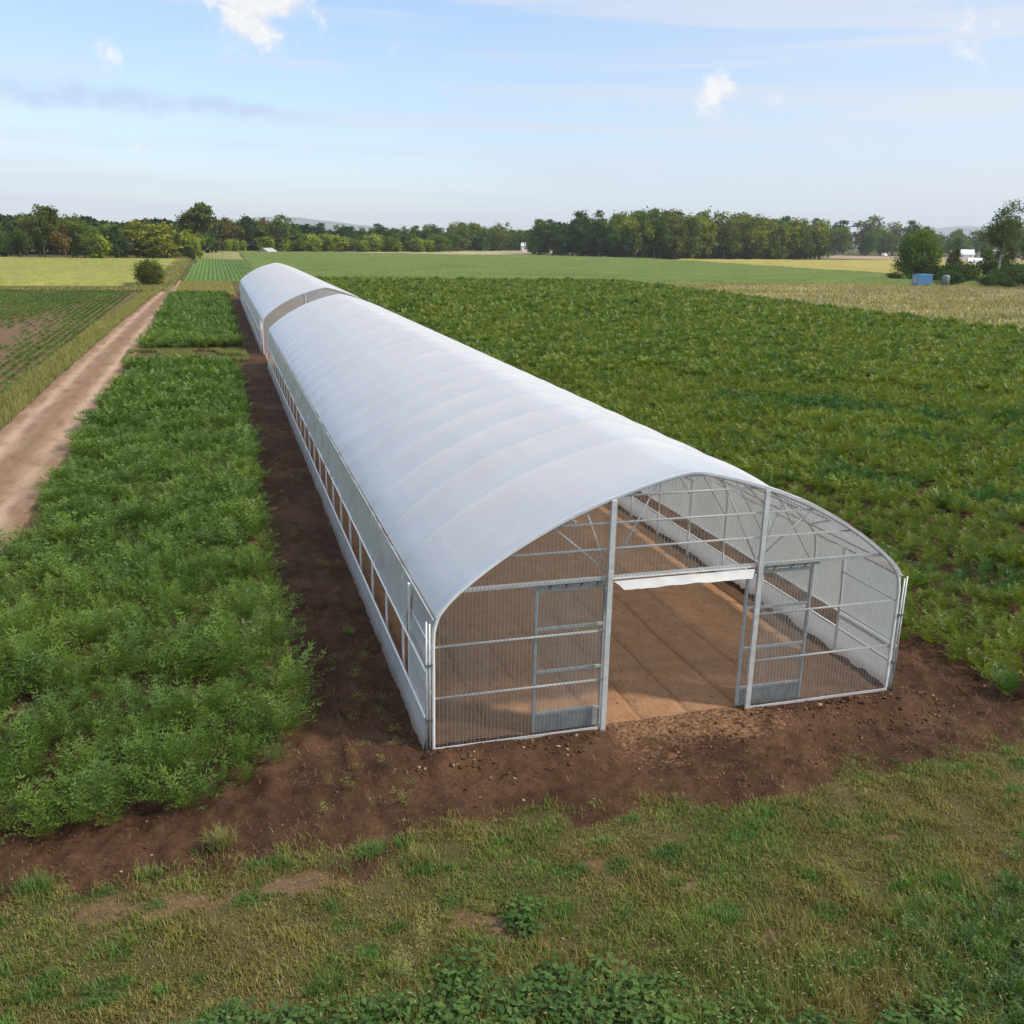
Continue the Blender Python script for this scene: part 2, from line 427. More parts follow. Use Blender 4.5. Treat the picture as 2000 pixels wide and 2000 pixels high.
def ROADC(y):      # centre line of the dirt track
    return np.interp(y, [-40, 0, 27, 55, 83, 110, 140, 165, 300], [-10.75, -10.65, -10.6, -10.4, -10.15, -9.75, -9.2, -9.3, -12.])
def ROADH(y):      # half width
    return np.interp(y, [-40, 27, 55, 140, 165, 300], [1.62, 1.66, 1.66, 1.2, .85, .8])

gx, gy = np.meshgrid(GX, GY)
S_, F_ = masks(gx, gy)
H_ = height(gx, gy, S_, F_)
B_ = np.maximum(bare(gx, gy) * (gy < -1), .8 * ((gx < -13.4) & (gx > -75) & (gy > 20) & (gy < 134)))
DRY = ((gx > 74) & (gx < 400) & (gy > 40) & (gy < 169)).astype(float)
ny, nx = gx.shape
ii = (np.arange(ny - 1)[:, None] * nx + np.arange(nx - 1)[None, :]).ravel()
quads = np.stack([ii, ii + 1, ii + nx + 1, ii + nx], 1)

def ground_mat():
    m, t, out = new_mat('ground_soil_and_turf')
    p = t.pos()
    soil, fl, br, dry = (t.attr(k, 'Fac') for k in ('soil', 'floor', 'bare', 'dry'))
    nb = t.noise(p, .45, 5, .6); nm = t.noise(p, 2.6, 6, .65); nf = t.noise(p, 14, 5, .7); nff = t.noise(p, 60, 3, .7)
    sc = t.ramp(nm, [(.25, (.030, .015, .009)), (.5, (.054, .028, .016)), (.75, (.092, .050, .028))])
    sc = t.mix(t.maprange(nb, .42, .68), sc, t.mix(.5, sc, (.135, .072, .040)))
    sc = t.mix(1, sc, t.ramp(nf, [(.3, .68), (.7, 1.32)]), 'MULTIPLY')
    vor = t.node('ShaderNodeTexVoronoi', ins={'Vector': p, 'Scale': 26.}).outputs[0]
    peb = t.math('MULTIPLY', t.maprange(vor, .10, .16, 1, 0), t.maprange(t.noise(p, 1.1, 3), .5, .62))
    sc = t.mix(t.math('MULTIPLY', peb, .6), sc, (.30, .21, .14))
    fc = t.ramp(nm, [(.2, (.245, .135, .074)), (.5, (.315, .180, .100)), (.8, (.385, .228, .130))])
    fc = t.mix(1, fc, t.ramp(nf, [(.3, .84), (.7, 1.16)]), 'MULTIPLY')
    fc = t.mix(t.maprange(t.attr('furrow', 'Fac'), .25, .9, 0, .5), fc, (.150, .078, .042))  # furrow shade put into the colour, as soft light leaves it faint
    bc = t.mix(nb, (.125, .072, .040), (.185, .122, .078))
    bc = t.mix(1, bc, t.ramp(nf, [(.3, .75), (.7, 1.25)]), 'MULTIPLY')
    gc = t.ramp(t.noise(p, .8, 6, .7), [(.3, (.050, .056, .018)), (.5, (.080, .074, .028)), (.72, (.125, .092, .048))])
    gc = t.mix(1, gc, t.ramp(nf, [(.3, .65), (.7, 1.3)]), 'MULTIPLY')
    gc = t.mix(1, gc, t.ramp(t.noise(p, 45, 4, .75), [(.3, .6), (.7, 1.4)]), 'MULTIPLY')
    dc = t.ramp(t.noise(t.vmul(p, (.35, 1, 1)), .35, 6, .65), [(.3, (.17, .165, .060)), (.55, (.28, .24, .11)), (.75, (.37, .30, .16))])
    e = t.math('MULTIPLY', t.math('SUBTRACT', nf, .5), .7)
    c = t.mix(dry, gc, dc)
    c = t.mix(t.math('MULTIPLY', t.maprange(t.math('ADD', br, t.math('MULTIPLY', e, 1.6)), .2, .9), .85), c, bc)
    c = t.mix(t.maprange(t.math('ADD', soil, e), .35, .65), c, sc)
    c = t.mix(t.maprange(t.math('ADD', fl, t.math('MULTIPLY', e, 1.2)), .3, .7), c, fc)
    hgt = t.math('ADD', t.math('MULTIPLY', nm, .6), t.math('ADD', t.math('MULTIPLY', nf, .35), t.math('MULTIPLY', nff, .16)))
    principled(t, out, c, .93, 0, hgt, 1.0, .09, .12)
    return m
g = np_mesh('ground', np.stack([gx, gy, H_], -1).reshape(-1, 3), [quads], ground_mat(), smooth=True,
            attrs={'soil': S_.ravel(), 'floor': F_.ravel(), 'bare': B_.ravel(), 'dry': DRY.ravel(), 'furrow': furrow(gx, gy).ravel()})
tag(g, kind='structure')

def hz(x, y):
    x = np.asarray(x, float); y = np.asarray(y, float)
    s, f = masks(x, y); return height(x, y, s, f)

# ------------------------------------------------------------------ dirt track
def make_road():
    ys = np.concatenate([np.arange(4, 60, .16), np.arange(60, 166, .5)])
    us = np.linspace(-1.25, 1.25, 46)
    yy, uu = np.meshgrid(ys, us, indexing='ij')
    edge = (fbm(yy * .7, uu * 0 + np.sign(uu) * 9, 51) - .5) * .22
    xx = ROADC(yy) + uu * (ROADH(yy) + edge * abs(uu))
    rut = np.exp(-((abs(uu) - .55) / .17) ** 2)
    h = .045 - .05 * rut + (fbm(xx * 1.2, yy * .5, 52) - .5) * .08 + (fbm(xx * 6, yy * 3, 53) - .5) * .025
    h = (h + .035) * sstep(1.25, .95, abs(uu)) - .03 * sstep(1.0, 1.25, abs(uu)) + .006
    h += .004
    m, t, out = new_mat('dirt_track')
    p = t.pos(); n1 = t.noise(t.vmul(p, (1, .3, 1)), 1.3, 6, .65); n2 = t.noise(p, 9, 5, .7)
    c = t.ramp(n1, [(.25, (.115, .068, .040)), (.5, (.220, .140, .090)), (.75, (.31, .210, .142))])
    c = t.mix(1, c, t.ramp(n2, [(.3, .8), (.7, 1.2)]), 'MULTIPLY')
    rt = t.attr('rut', 'Fac')
    c = t.mix(t.math('MULTIPLY', t.math('MULTIPLY', rt, .75), t.maprange(n1, .3, .6, .5, 1)), c, (.40, .285, .205))
    mid = t.attr('mid', 'Fac'); c = t.mix(t.math('MULTIPLY', mid, t.maprange(n1, .40, .60, 0, .65)), c, (.145, .098, .055))
    edg = t.attr('edge', 'Fac')
    c = t.mix(t.maprange(t.math('ADD', edg, t.math('MULTIPLY', t.math('SUBTRACT', n1, .5), 1.3)), .45, .75), c, (.105, .072, .040))
    principled(t, out, c, .95, 0, t.math('ADD', n1, t.math('MULTIPLY', n2, .5)), .6, .05, .1)
    a, b = yy.shape; i = (np.arange(a - 1)[:, None] * b + np.arange(b - 1)).ravel()
    o = np_mesh('dirt_track', np.stack([xx, yy, h], -1).reshape(-1, 3), [np.stack([i, i + 1, i + b + 1, i + b], 1)], m, smooth=True,
                attrs={'rut': rut.ravel(), 'mid': np.exp(-(uu / .16) ** 2).ravel(), 'edge': sstep(.75, 1.2, abs(uu)).ravel()})
    tag(o, kind='structure')
make_road()

# ------------------------------------------------------------------ hills
def hill(name, pts, y, depth, colr):
    xs = np.linspace(pts[0][0], pts[-1][0], 90); top = np.interp(xs, [p[0] for p in pts], [p[1] for p in pts])
    top = top + (fbm(xs * .006, xs * 0, 61, 4) - .5) * 12
    v = np.linspace(0, 1, 14); X, V = np.meshgrid(xs, v); prof = np.sin(V * math.pi / 2 * 1.0)
    Z = top[None] * prof + (fbm(X * .004, V * 9, 62) - .5) * 14 * prof; Y = y - depth + V * depth
    Z2, Y2 = Z[::-1][1:] * .98, (y + (1 - V[::-1]) * depth)[1:]
    X = np.concatenate([X, X[1:]]); Y = np.concatenate([Y, Y2]); Z = np.concatenate([Z, Z2]) - .5
    a, b = X.shape; i = (np.arange(a - 1)[:, None] * b + np.arange(b - 1)).ravel()
    m, t, out = new_mat(name + '_forest'); n = t.noise(t.pos(), .008, 5)
    principled(t, out, t.ramp(n, [(.3, (.03, .05, .02)), (.7, (.06, .085, .035))]), 1, 0, None, spec=.1)
    tag(np_mesh(name, np.stack([X, Y, Z], -1).reshape(-1, 3), [np.stack([i, i + 1, i + b + 1, i + b], 1)], m, smooth=True), kind='structure')
hill('hill', [(-1100, 0), (-350, 22), (-50, 56), (190, 104), (400, 132), (550, 148), (720, 152), (930, 140), (1200, 116), (1550, 80), (2200, 38), (3200, 0)], 10000, 900, 0)
hill('hill', [(5600, 0), (6700, 110), (7400, 142), (7900, 200), (8250, 236), (8700, 230), (9150, 192), (10000, 140), (11800, 0)], 9450, 900, 0)

# ------------------------------------------------------------------ far fields: slabs of standing crop with a broken top
def field(name, poly, h, step, c0, c1, c2, seed, rows=None, amp=.25, kind='structure', top_noise=1., stretch=(1, 1)):
    """poly: convex quad corners (x,y) in order; bilinear grid over it"""
    a, b, c, d = [np.array(p, float) for p in poly]
    n = max(2, int(np.linalg.norm(b - a) / step)); k = max(2, int(np.linalg.norm(d - a) / (step * 1.0)))
    U, V = np.meshgrid(np.linspace(0, 1, n), np.linspace(0, 1, k))
    P = (a * (1 - U[..., None]) + b * U[..., None]) * (1 - V[..., None]) + (d * (1 - U[..., None]) + c * U[..., None]) * V[..., None]
    P += np.stack([(fbm(P[..., 0] * .15, P[..., 1] * .15, seed + 3) - .5) * 1.6, (fbm(P[..., 0] * .15, P[..., 1] * .15, seed + 4) - .5) * 1.6], -1)
    Z = h * (1 - amp) + h * amp * 2 * (rng.random(U.shape) - .5) * top_noise + (fbm(P[..., 0] * .08, P[..., 1] * .08, seed) - .5) * h * .5
    if rows: Z = Z * (.35 + .65 * (.5 + .5 * np.cos(P[..., 0] * 2 * math.pi / rows)))
    ed = (U < 1.5 / n) | (U > 1 - 1.5 / n) | (V < 1.5 / k) | (V > 1 - 1.5 / k)
    eo = (U == 0) | (U == 1) | (V == 0) | (V == 1)
    Z = np.where(eo, -.05, np.where(ed, Z * .9, Z))
    m, t, out = new_mat(name + '_' + str(seed)); p = t.vmul(t.pos(), (stretch[0], stretch[1], 1))
    n1 = t.noise(p, .06, 6, .62); n2 = t.noise(p, 1.1, 5, .7)
    cc = t.ramp(n1, [(.3, c0), (.52, c1), (.74, c2)])
    cc = t.mix(1, cc, t.ramp(n2, [(.3, .70), (.7, 1.3)]), 'MULTIPLY')
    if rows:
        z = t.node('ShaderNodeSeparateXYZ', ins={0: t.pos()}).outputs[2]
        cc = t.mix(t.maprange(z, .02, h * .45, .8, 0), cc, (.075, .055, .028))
    principled(t, out, cc, .85, 0, t.math('ADD', n2, t.noise(p, 4, 4, .7)), .9, .25, .15)
    i = (np.arange(k - 1)[:, None] * n + np.arange(n - 1)).ravel()
    o = np_mesh(name, np.concatenate([P, Z[..., None]], -1).reshape(-1, 3), [np.stack([i, i + 1, i + n + 1, i + n], 1)], m, smooth=False)
    tag(o, kind=kind); return o

field('green_field', [(4, 170), (188, 171), (186, 418), (6, 418)], .75, .9, (.085, .128, .024), (.115, .160, .034), (.148, .180, .044), 71, amp=.22)
field('row_crop_field', [(-8.2, 158), (3.6, 165), (5.5, 292), (-7.8, 292)], .62, .19, (.085, .150, .035), (.110, .185, .045), (.140, .200, .055), 73, rows=.78, amp=.12)
field('yellow_field', [(190, 236), (330, 205), (560, 520), (196, 395)], .7, 2.0, (.24, .215, .050), (.31, .27, .070), (.36, .30, .10), 75, amp=.2)
field('yellow_green_field', [(-110, 138), (-13.2, 148), (-10.5, 292), (-120, 268)], .55, .8, (.185, .205, .040), (.235, .240, .052), (.285, .265, .075), 77, amp=.2, stretch=(1, .35))
field('brown_field', [(345, 505), (760, 420), (900, 700), (420, 640)], .3, 5.0, (.26, .20, .13), (.31, .24, .16), (.35, .28, .19), 79, amp=.3)
field('straw_margin', [(2, 420), (185, 419.5), (215, 640), (26, 424)], .4, 2.5, (.28, .25, .12), (.34, .29, .16), (.39, .33, .20), 81, amp=.3)
field('straw_margin', [(-9, 293), (8, 293), (8, 420), (-8, 420)], .5, 1.5, (.16, .19, .06), (.24, .24, .09), (.34, .29, .16), 83, amp=.3)

# ------------------------------------------------------------------ leafy plants: prototypes scattered into one mesh
def frond_plant(nb, nodes, spread, hgt, ll, lw, seed, droop=.5, stem_w=.004, fork=True):
    """feathery plant: arching stems with paired narrow leaflets, ready to be scattered"""
    r = np.random.default_rng(seed); V = []; F = []; n = 0; D = []
    for b in range(nb):
        az = 2 * math.pi * (b + r.uniform(-.4, .4)) / nb; tilt = r.uniform(.12, 1.) ** .8
        out = np.array([math.cos(az), math.sin(az), 0]); side = np.array([-math.sin(az), math.cos(az), 0])
        L = hgt * r.uniform(.75, 1.15); prev = None
        for k in range(nodes + 1):
            s = k / nodes
            p = out * (spread * tilt * (s ** 1.25)) + np.array([0, 0, L * (s - droop * tilt * s * s * .8)]) + side * r.normal(0, .012)
            if k == 0: prev = p; continue
            d = p - prev; d /= np.linalg.norm(d) + 1e-9
            if s > .28:
                for sg in (-1, 1):
                    wv = ll * (1.15 - .55 * s) * r.uniform(.7, 1.25)
                    tip = p + side * sg * wv * r.uniform(.6, .95) + d * wv * r.uniform(.25, .7) + np.array([0, 0, wv * r.uniform(-.35, .3)])
                    w = lw * r.uniform(.7, 1.2); q = d * w
                    mid = (p + tip) / 2 + np.array([0, 0, wv * .08])
                    V += [p - q * .3, mid - q, tip, mid + q]; F.append((n, n + 1, n + 2, n + 3)); n += 4; D += [s] * 4
                    if fork and r.random() < .75:
                        t2 = mid + d * wv * r.uniform(.3, .6) * sg * .5 + side * sg * wv * .25 + np.array([0, 0, wv * r.uniform(.0, .35)])
                        V += [mid - q * .4, mid + q * .4, t2]; n += 3; D += [s] * 3; F.append((n - 3, n - 2, n - 1, n - 1))
            prev = p
        tip = p + d * ll; V += [p - side * lw * .7, p + side * lw * .7, tip]; F.append((n, n + 1, n + 2, n + 2)); n += 3; D += [1] * 3
    V = np.array(V); F = np.array(F)
    return V, F, np.array(D)

def scatter(name, protos, X, Y, Z, S, colors, m, ztilt=.12, zs=None, parent=None, dark=None):
    """place prototype k at every point of class k; one mesh"""
    N = len(X); kind = rng.integers(0, len(protos), N); Vs = []; Fs = []; Cs = []; base = 0
    rot = rng.uniform(0, 2 * math.pi, N); tx = rng.normal(0, ztilt, N); ty = rng.normal(0, ztilt, N)
    zs = np.ones(N) if zs is None else zs
    for k, (pv, pf, pd) in enumerate(protos):
        idx = np.where(kind == k)[0]
        if not len(idx): continue
        c, s = np.cos(rot[idx])[:, None], np.sin(rot[idx])[:, None]
        x = pv[None, :, 0] * c - pv[None, :, 1] * s; y = pv[None, :, 0] * s + pv[None, :, 1] * c; z = np.repeat(pv[None, :, 2], len(idx), 0) * zs[idx][:, None]
        x = x + z * tx[idx][:, None]; y = y + z * ty[idx][:, None]
        sc = S[idx][:, None]
        P = np.stack([x * sc + X[idx][:, None], y * sc + Y[idx][:, None], z * sc + Z[idx][:, None]], -1).reshape(-1, 3)
        nv = len(pv)
        f = (pf[None] + (np.arange(len(idx)) * nv)[:, None, None]).reshape(-1, pf.shape[1]) + base
        jit = rng.uniform(.72, 1.28, (len(idx), nv, 1))
        cc = (colors[idx][:, None, :] * jit).reshape(-1, 3)
        Vs.append(P); Fs.append(f); Cs.append(cc); base += len(P)
    V = np.concatenate(Vs); F = np.concatenate(Fs); C = np.concatenate(Cs)
    if F.shape[1] == 4:
        tri = F[:, 2] == F[:, 3]
        polys = [F[~tri], F[tri][:, :3]]
    else: polys = [F]
    return np_mesh(name, V, polys, m, parent, colors=C)

def mixc(a, b, t): return np.array(a)[None] * (1 - t[:, None]) + np.array(b)[None] * t[:, None]

def row_points(x0, x1, y0, y1, row, gap, jx, jy):
    nx_ = int((x1 - x0) / row) + 1; ny_ = int((y1 - y0) / gap) + 1
    X, Y = np.meshgrid(x0 + np.arange(nx_) * row, y0 + np.arange(ny_) * gap)
    X = X.ravel() + rng.normal(0, jx, X.size); Y = Y.ravel() + rng.uniform(-jy, jy, Y.size)
    return X, Y

# --- herb beds left of the tunnel
dill_hi = [frond_plant(26, 9, .46, .74, .115, .0115, s, .6) for s in range(6)]
dill_mid = [frond_plant(20, 7, .46, .72, .135, .018, 20 + s, .6) for s in range(4)]
dill_low = [frond_plant(13, 5, .44, .70, .20, .036, 30 + s, fork=False) for s in range(4)]
def herb_bed(x0, x1, y0, y1, near):
    X, Y = row_points(x0, x1, y0, y1, .44, .34, .10, .16)
    keep = (fbm(X * .8, Y * .8, 91) + (rng.random(len(X)) - .5) * .30 > .22)
    ex = np.minimum(X - x0, x1 - .15 * 0 - X); ey = np.minimum(Y - y0, y1 - Y)
    keep &= (np.minimum(ex, ey) + (fbm(X * .6, Y * .6, 92) - .5) * 1.5 > .05) & in_view(X, Y, .5, .2)
    X, Y = X[keep], Y[keep]
    t = np.clip(fbm(X * .55, Y * .55, 93) + rng.normal(0, .14, len(X)), 0, 1)
    C = mixc((.056, .118, .018), (.150, .234, .040), t)
    blu = rng.random(len(X)) < .14; C[blu] = C[blu] * .55 + np.array([.075, .135, .055]) * .45
    S = rng.uniform(.62, 1.28, len(X)) * (.58 + .90 * fbm(X * 1.05, Y * 1.05, 94, 3))
    d = np.hypot(X - CAM[0], Y - CAM[1])
    return X, Y, C, S, d
def build_bed(x0, x1, y0, y1, name):
    X, Y, C, S, d = herb_bed(x0, x1, y0, y1, True)
    bands = [(0, 24, dill_hi), (24, 44, dill_mid), (44, 400, dill_low)]
    objs = []
    for a, b, pr in bands:
        k = (d >= a) & (d < b)
        if k.sum() < 4: continue
        objs.append(scatter(name, pr, X[k], Y[k], hz(X[k], Y[k]) - .01, S[k], C[k], M['dill'], .16))
    return objs
def join(objs):
    """one object out of several meshes that belong to the same mass"""
    if len(objs) == 1: return objs[0]
    vs, tris, quads_, cs, base = [], [], [], [], 0
    for o in objs:
        me = o.data; n = len(me.vertices)
        v = np.zeros(n * 3, np.float32); me.vertices.foreach_get('co', v); vs.append(v.reshape(-1, 3))
        c = np.zeros(n * 4, np.float32); me.attributes['Col'].data.foreach_get('color', c); cs.append(c.reshape(-1, 4)[:, :3])
        lt = np.zeros(len(me.polygons), np.int32); me.polygons.foreach_get('loop_total', lt)
        li = np.zeros(len(me.loops), np.int32); me.loops.foreach_get('vertex_index', li)
        st = np.zeros(len(me.polygons), np.int32); me.polygons.foreach_get('loop_start', st)
        for k, L in ((3, tris), (4, quads_)):
            s = st[lt == k]
            if len(s): L.append(li[s[:, None] + np.arange(k)] + base)
        base += n
    name = objs[0].name; m = objs[0].data.materials[0]
    for o in objs: bpy.data.objects.remove(o)
    return np_mesh(name, np.concatenate(vs), ([np.concatenate(quads_)] if quads_ else []) + ([np.concatenate(tris)] if tris else []), m, colors=np.concatenate(cs))
b1 = join(build_bed(-8.5, -1.95, -1.05, 50.6, 'herb_bed'))
tag(b1, 'long near bed of feathery green herbs beside the first tunnel', 'crop bed', kind='stuff')
b2 = join(build_bed(-8.4, -1.6, 61, 122, 'herb_bed'))
tag(b2, 'far bed of feathery green herbs beside the second tunnel', 'crop bed', kind='stuff')

# --- big crop field right of the tunnels
crop_hi = [frond_plant(22, 8, .36, .52, .11, .0145, 50 + s, .6) for s in range(6)]
crop_mid = [frond_plant(16, 6, .40, .52, .145, .027, 60 + s, .6, fork=False) for s in range(5)]
crop_low = [frond_plant(11, 4, .44, .52, .23, .055, 70 + s, .6, fork=False) for s in range(4)]
crop_far = [frond_plant(9, 3, .60, .46, .36, .11, 80 + s, .6, fork=False) for s in range(4)]
WEEDY = [(27.3, 29.2, 4.2, 1.6), (26.2, 20.5, 2.5, 1.2), (24, 32.5, 2.2, 1.1), (30.5, 25.5, 3, 1.2), (19.5, 14.5, 2.2, 1.0), (15.5, 4.5, 2.6, 1.0), (22, 11, 1.8, .8), (36, 23, 2.5, 1.2)]
def crop_field():
    objs = []
    for a, b, row, gap, pr, sc in [(0, 34, .54, .42, crop_hi, 1.), (34, 62, .58, .45, crop_mid, 1.05), (62, 105, .64, .46, crop_low, 1.12), (105, 260, .88, .66, crop_far, 1.3)]:
        X, Y = row_points(10.9, 77, -2.0, 168, row, gap, row * .15, gap * .5)
        d = np.hypot(X - CAM[0], Y - CAM[1])
        edge = np.minimum(np.minimum(X - 11.15, 74.8 - X), np.minimum(168 - Y, Y + 1.55))
        k = (d >= a) & (d < b) & in_view(X, Y, .4, .2) & (edge + (fbm(X * .7, Y * .7, 96) - .5) * .9 > .0)
        k &= fbm(X * .9, Y * .9, 97) + (rng.random(len(X)) - .5) * .3 > .13
        X, Y, d = X[k], Y[k], d[k]
        t = np.clip(fbm(X * .35, Y * .35, 98) + rng.normal(0, .16, len(X)), 0, 1)
        C = mixc((.072, .128, .014), (.176, .230, .032), t)
        w = np.zeros(len(X))
        for px, py, rx, ry in WEEDY:
            ang = -.75; u = (X - px) * math.cos(ang) + (Y - py) * math.sin(ang); v = -(X - px) * math.sin(ang) + (Y - py) * math.cos(ang)
            w = np.maximum(w, sstep(1.2, .5, np.hypot(u / rx, v / ry) + (fbm(X * .9, Y * .9, 99) - .5) * 1.2))
        w = np.maximum(w, .8 * (rng.random(len(X)) < .05))
        C = C * (1 - w[:, None] * .8) + np.array([.030, .112, .030]) * w[:, None] * .8
        S = rng.uniform(.70, 1.28, len(X)) * sc * (.60 + .85 * fbm(X * .75, Y * .75, 100, 3))
        objs.append(scatter('crop_field', pr, X, Y, hz(X, Y) - .01, S, C, M['leaf'], .15))
    o = join(objs); tag(o, 'wide field of bushy yellow green crop plants right of the tunnels', 'crop field', kind='stuff')
crop_field()

# --- young plants in the field left of the track
def left_field():
    X, Y = row_points(-60, -13.7, 22, 133, .62, .27, .06, .2)
    n = fbm(X * .055, Y * .018, 101, 3)
    brown = np.exp(-((X + 18.5 + (Y - 90) * -.02) / 2.6) ** 2) * sstep(128, 110, Y) + np.exp(-((X + 24.) / 1.2) ** 2) * .5
    k = (n + (rng.random(len(X)) - .5) * .60 - brown * .34 > .30) & in_view(X, Y, .3, .12)
    X, Y = X[k], Y[k]
    t = np.clip(fbm(X * .3, Y * .1, 102) + rng.normal(0, .15, len(X)), 0, 1)
    C = mixc((.075, .135, .030), (.165, .225, .055), t)
    S = rng.uniform(.28, .66, len(X))
    o = scatter('young_crop', crop_low, X, Y, np.zeros(len(X)), S, C, M['leaf'], .15)
    tag(o, 'thin rows of young green plants on bare soil left of the track', 'young crop', kind='stuff')
left_field()

# ------------------------------------------------------------------ grass blades
def blades(name, X, Y, L, Wd, C, m, z=None, lean=.5, flat=0.):
    N = len(X); z = hz(X, Y) if z is None else z
    az = rng.uniform(0, 2 * math.pi, N); le = np.abs(rng.normal(lean, .28, N)).clip(.05, 1.35)
    dx, dy = np.cos(az), np.sin(az); px, py = -dy, dx
    b = np.stack([X, Y, z - .01], -1); w = (Wd / 2)[:, None]
    side = np.stack([px, py, np.zeros(N)], -1); out = np.stack([dx, dy, np.zeros(N)], -1); up = np.array([0, 0, 1.])
    l1 = (L * .55)[:, None]; l2 = (L * .5)[:, None]; a1 = (le * .55)[:, None]; a2 = (le * 1.5 + .1).clip(0, 1.75)[:, None]
    m1 = b + out * np.sin(a1) * l1 + up * np.cos(a1) * l1; tp = m1 + out * np.sin(a2) * l2 + up * np.cos(a2) * l2
    V = np.stack([b - side * w, b + side * w, m1 + side * w * .8, m1 - side * w * .8, tp], 1).reshape(-1, 3)
    i = np.arange(N) * 5
    q = np.stack([i, i + 1, i + 2, i + 3], 1); tr = np.stack([i + 3, i + 2, i + 4], 1)
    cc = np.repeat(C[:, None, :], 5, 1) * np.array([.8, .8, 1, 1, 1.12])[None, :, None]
    return np_mesh(name, V, [q, tr], m, colors=cc.reshape(-1, 3))

TUFTS = []     # centres of fresh green growth in the front grass
rt = np.random.default_rng(3)
for _ in range(150): TUFTS.append((rt.uniform(-6.5, 12), rt.uniform(-7.4, -1.7), rt.uniform(.08, .40) * rt.uniform(.6, 1.2), rt.uniform(.06, .20)))
def front_grass():
    N = 640000
    X = rng.uniform(-10.5, 17, N); Y = -9.8 + 11 * rng.random(N)
    s, f = masks(X, Y); b = bare(X, Y)
    n1 = fbm(X * .8, Y * .8, 111); n2 = fbm(X * 3, Y * 3, 112)
    dens = (1 - s) * (1 - sstep(.15, .95, b) * .88) * sstep(.14, .48, n1 * .35 + n2 * .65)
    g = np.zeros(N)
    for x, y, rx, ry in TUFTS: g = np.maximum(g, sstep(1.2, .5, np.hypot((X - x) / rx, (Y - y) / ry) + (n2 - .5)))
    dens = np.maximum(dens, g * (1 - s * .9) * .9)
    dens = np.maximum(dens, .30 * sstep(.50, .72, n2) * sstep(.35, .6, n1) * sstep(.6, -.6, Y - front_edge(X)))
    k = (rng.random(N) < dens) & in_view(X, Y, 0, .25) & (Y < 1.2)
    X, Y, g, n1, n2 = X[k], Y[k], g[k], n1[k], n2[k]
    t = np.clip((fbm(X * .55, Y * .55, 113) - .5) * 2.6 + .5 + rng.normal(0, .18, len(X)), 0, 1)
    C = mixc((.215, .190, .045), (.105, .185, .022), t)
    dry = rng.random(len(X)) < .18 + .25 * (n2 < .42); C[dry] = np.array([.27, .205, .085]) * rng.uniform(.6, 1.15, (dry.sum(), 1))
    C = C * (1 - g[:, None] * .85) + np.array([.060, .165, .022]) * rng.uniform(.8, 1.35, (len(X), 1)) * g[:, None] * .85
    near = sstep(-4.2, -7.0, Y)
    L = rng.uniform(.05, .135, len(X)) * (1 + 1.9 * near * rng.random(len(X))) * (.12 + 1.75 * n2 ** 1.3) * (1 + .55 * g) * np.where(dry, 1.15, 1.)
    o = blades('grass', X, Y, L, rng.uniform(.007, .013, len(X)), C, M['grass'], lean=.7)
    tag(o, 'patchy olive and tan grass in front of the bare earth', 'grass', kind='stuff')
front_grass()

def verge_grass():
    parts = []
    def strip(n, x0, x1, y0, y1, c0, c1, L0, L1, wd, fn=None, dry=.3):
        X = rng.uniform(x0, x1, n); Y = rng.uniform(y0, y1, n)
        k = in_view(X, Y, .2, .1)
        if fn is not None: k &= fn(X, Y)
        X, Y = X[k], Y[k]
        t = np.clip(fbm(X * .4, Y * .15, 121) + rng.normal(0, .2, len(X)), 0, 1); C = mixc(c0, c1, t)
        d = rng.random(len(X)) < dry; C[d] = np.array([.34, .27, .115]) * rng.uniform(.7, 1.1, (d.sum(), 1))
        dist = np.hypot(X - CAM[0], Y - CAM[1])
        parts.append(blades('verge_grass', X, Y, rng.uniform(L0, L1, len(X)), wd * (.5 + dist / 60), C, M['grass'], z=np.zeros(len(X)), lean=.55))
    on_l = lambda X, Y: (X < ROADC(Y) - ROADH(Y) * 1.02 + (fbm(X, Y * .4, 122) - .5) * .5) & (X > ROADC(Y) - ROADH(Y) - 1.9 + (fbm(X, Y * .3, 123) - .5) * 1.0)
    strip(170000, -16, -9, 15, 150, (.25, .26, .06), (.15, .21, .04), .18, .50, .011, on_l, .36)
    on_r = lambda X, Y: (X > ROADC(Y) + ROADH(Y) * 1.02 + (fbm(X, Y * .5, 124) - .5) * .5) & (X < -8.4) & (fbm(X * .5, Y * .3, 125) > .42)
    strip(60000, -9.8, -8.2, 8, 125, (.19, .21, .05), (.11, .17, .035), .08, .26, .009, on_r, .35)
    strip(40000, -9.3, -1.2, 53.2, 59.8, (.16, .19, .045), (.10, .16, .03), .15, .40, .013, lambda X, Y: fbm(X * .5, Y * .5, 126) > .40, .3)
    strip(70000, -8.4, -.4, 122, 158, (.28, .27, .07), (.19, .22, .05), .15, .5, .022, None, .45)
    strip(20000, -40, -9.5, 131, 150, (.20, .21, .055), (.14, .18, .04), .2, .6, .03, lambda X, Y: (Y > 132 + (X + 13) * .35 * 0) & (Y < 140 + 8 * (X > -15)), .4)
    strip(26000, -14, -9, 148, 292, (.19, .21, .05), (.13, .18, .04), .3, .8, .04, lambda X, Y: (X > -13.2) & (X < -8.5), .4)
    o = join(parts); tag(o, 'rough yellow green grass along both sides of the dirt track', 'grass', kind='stuff')
verge_grass()

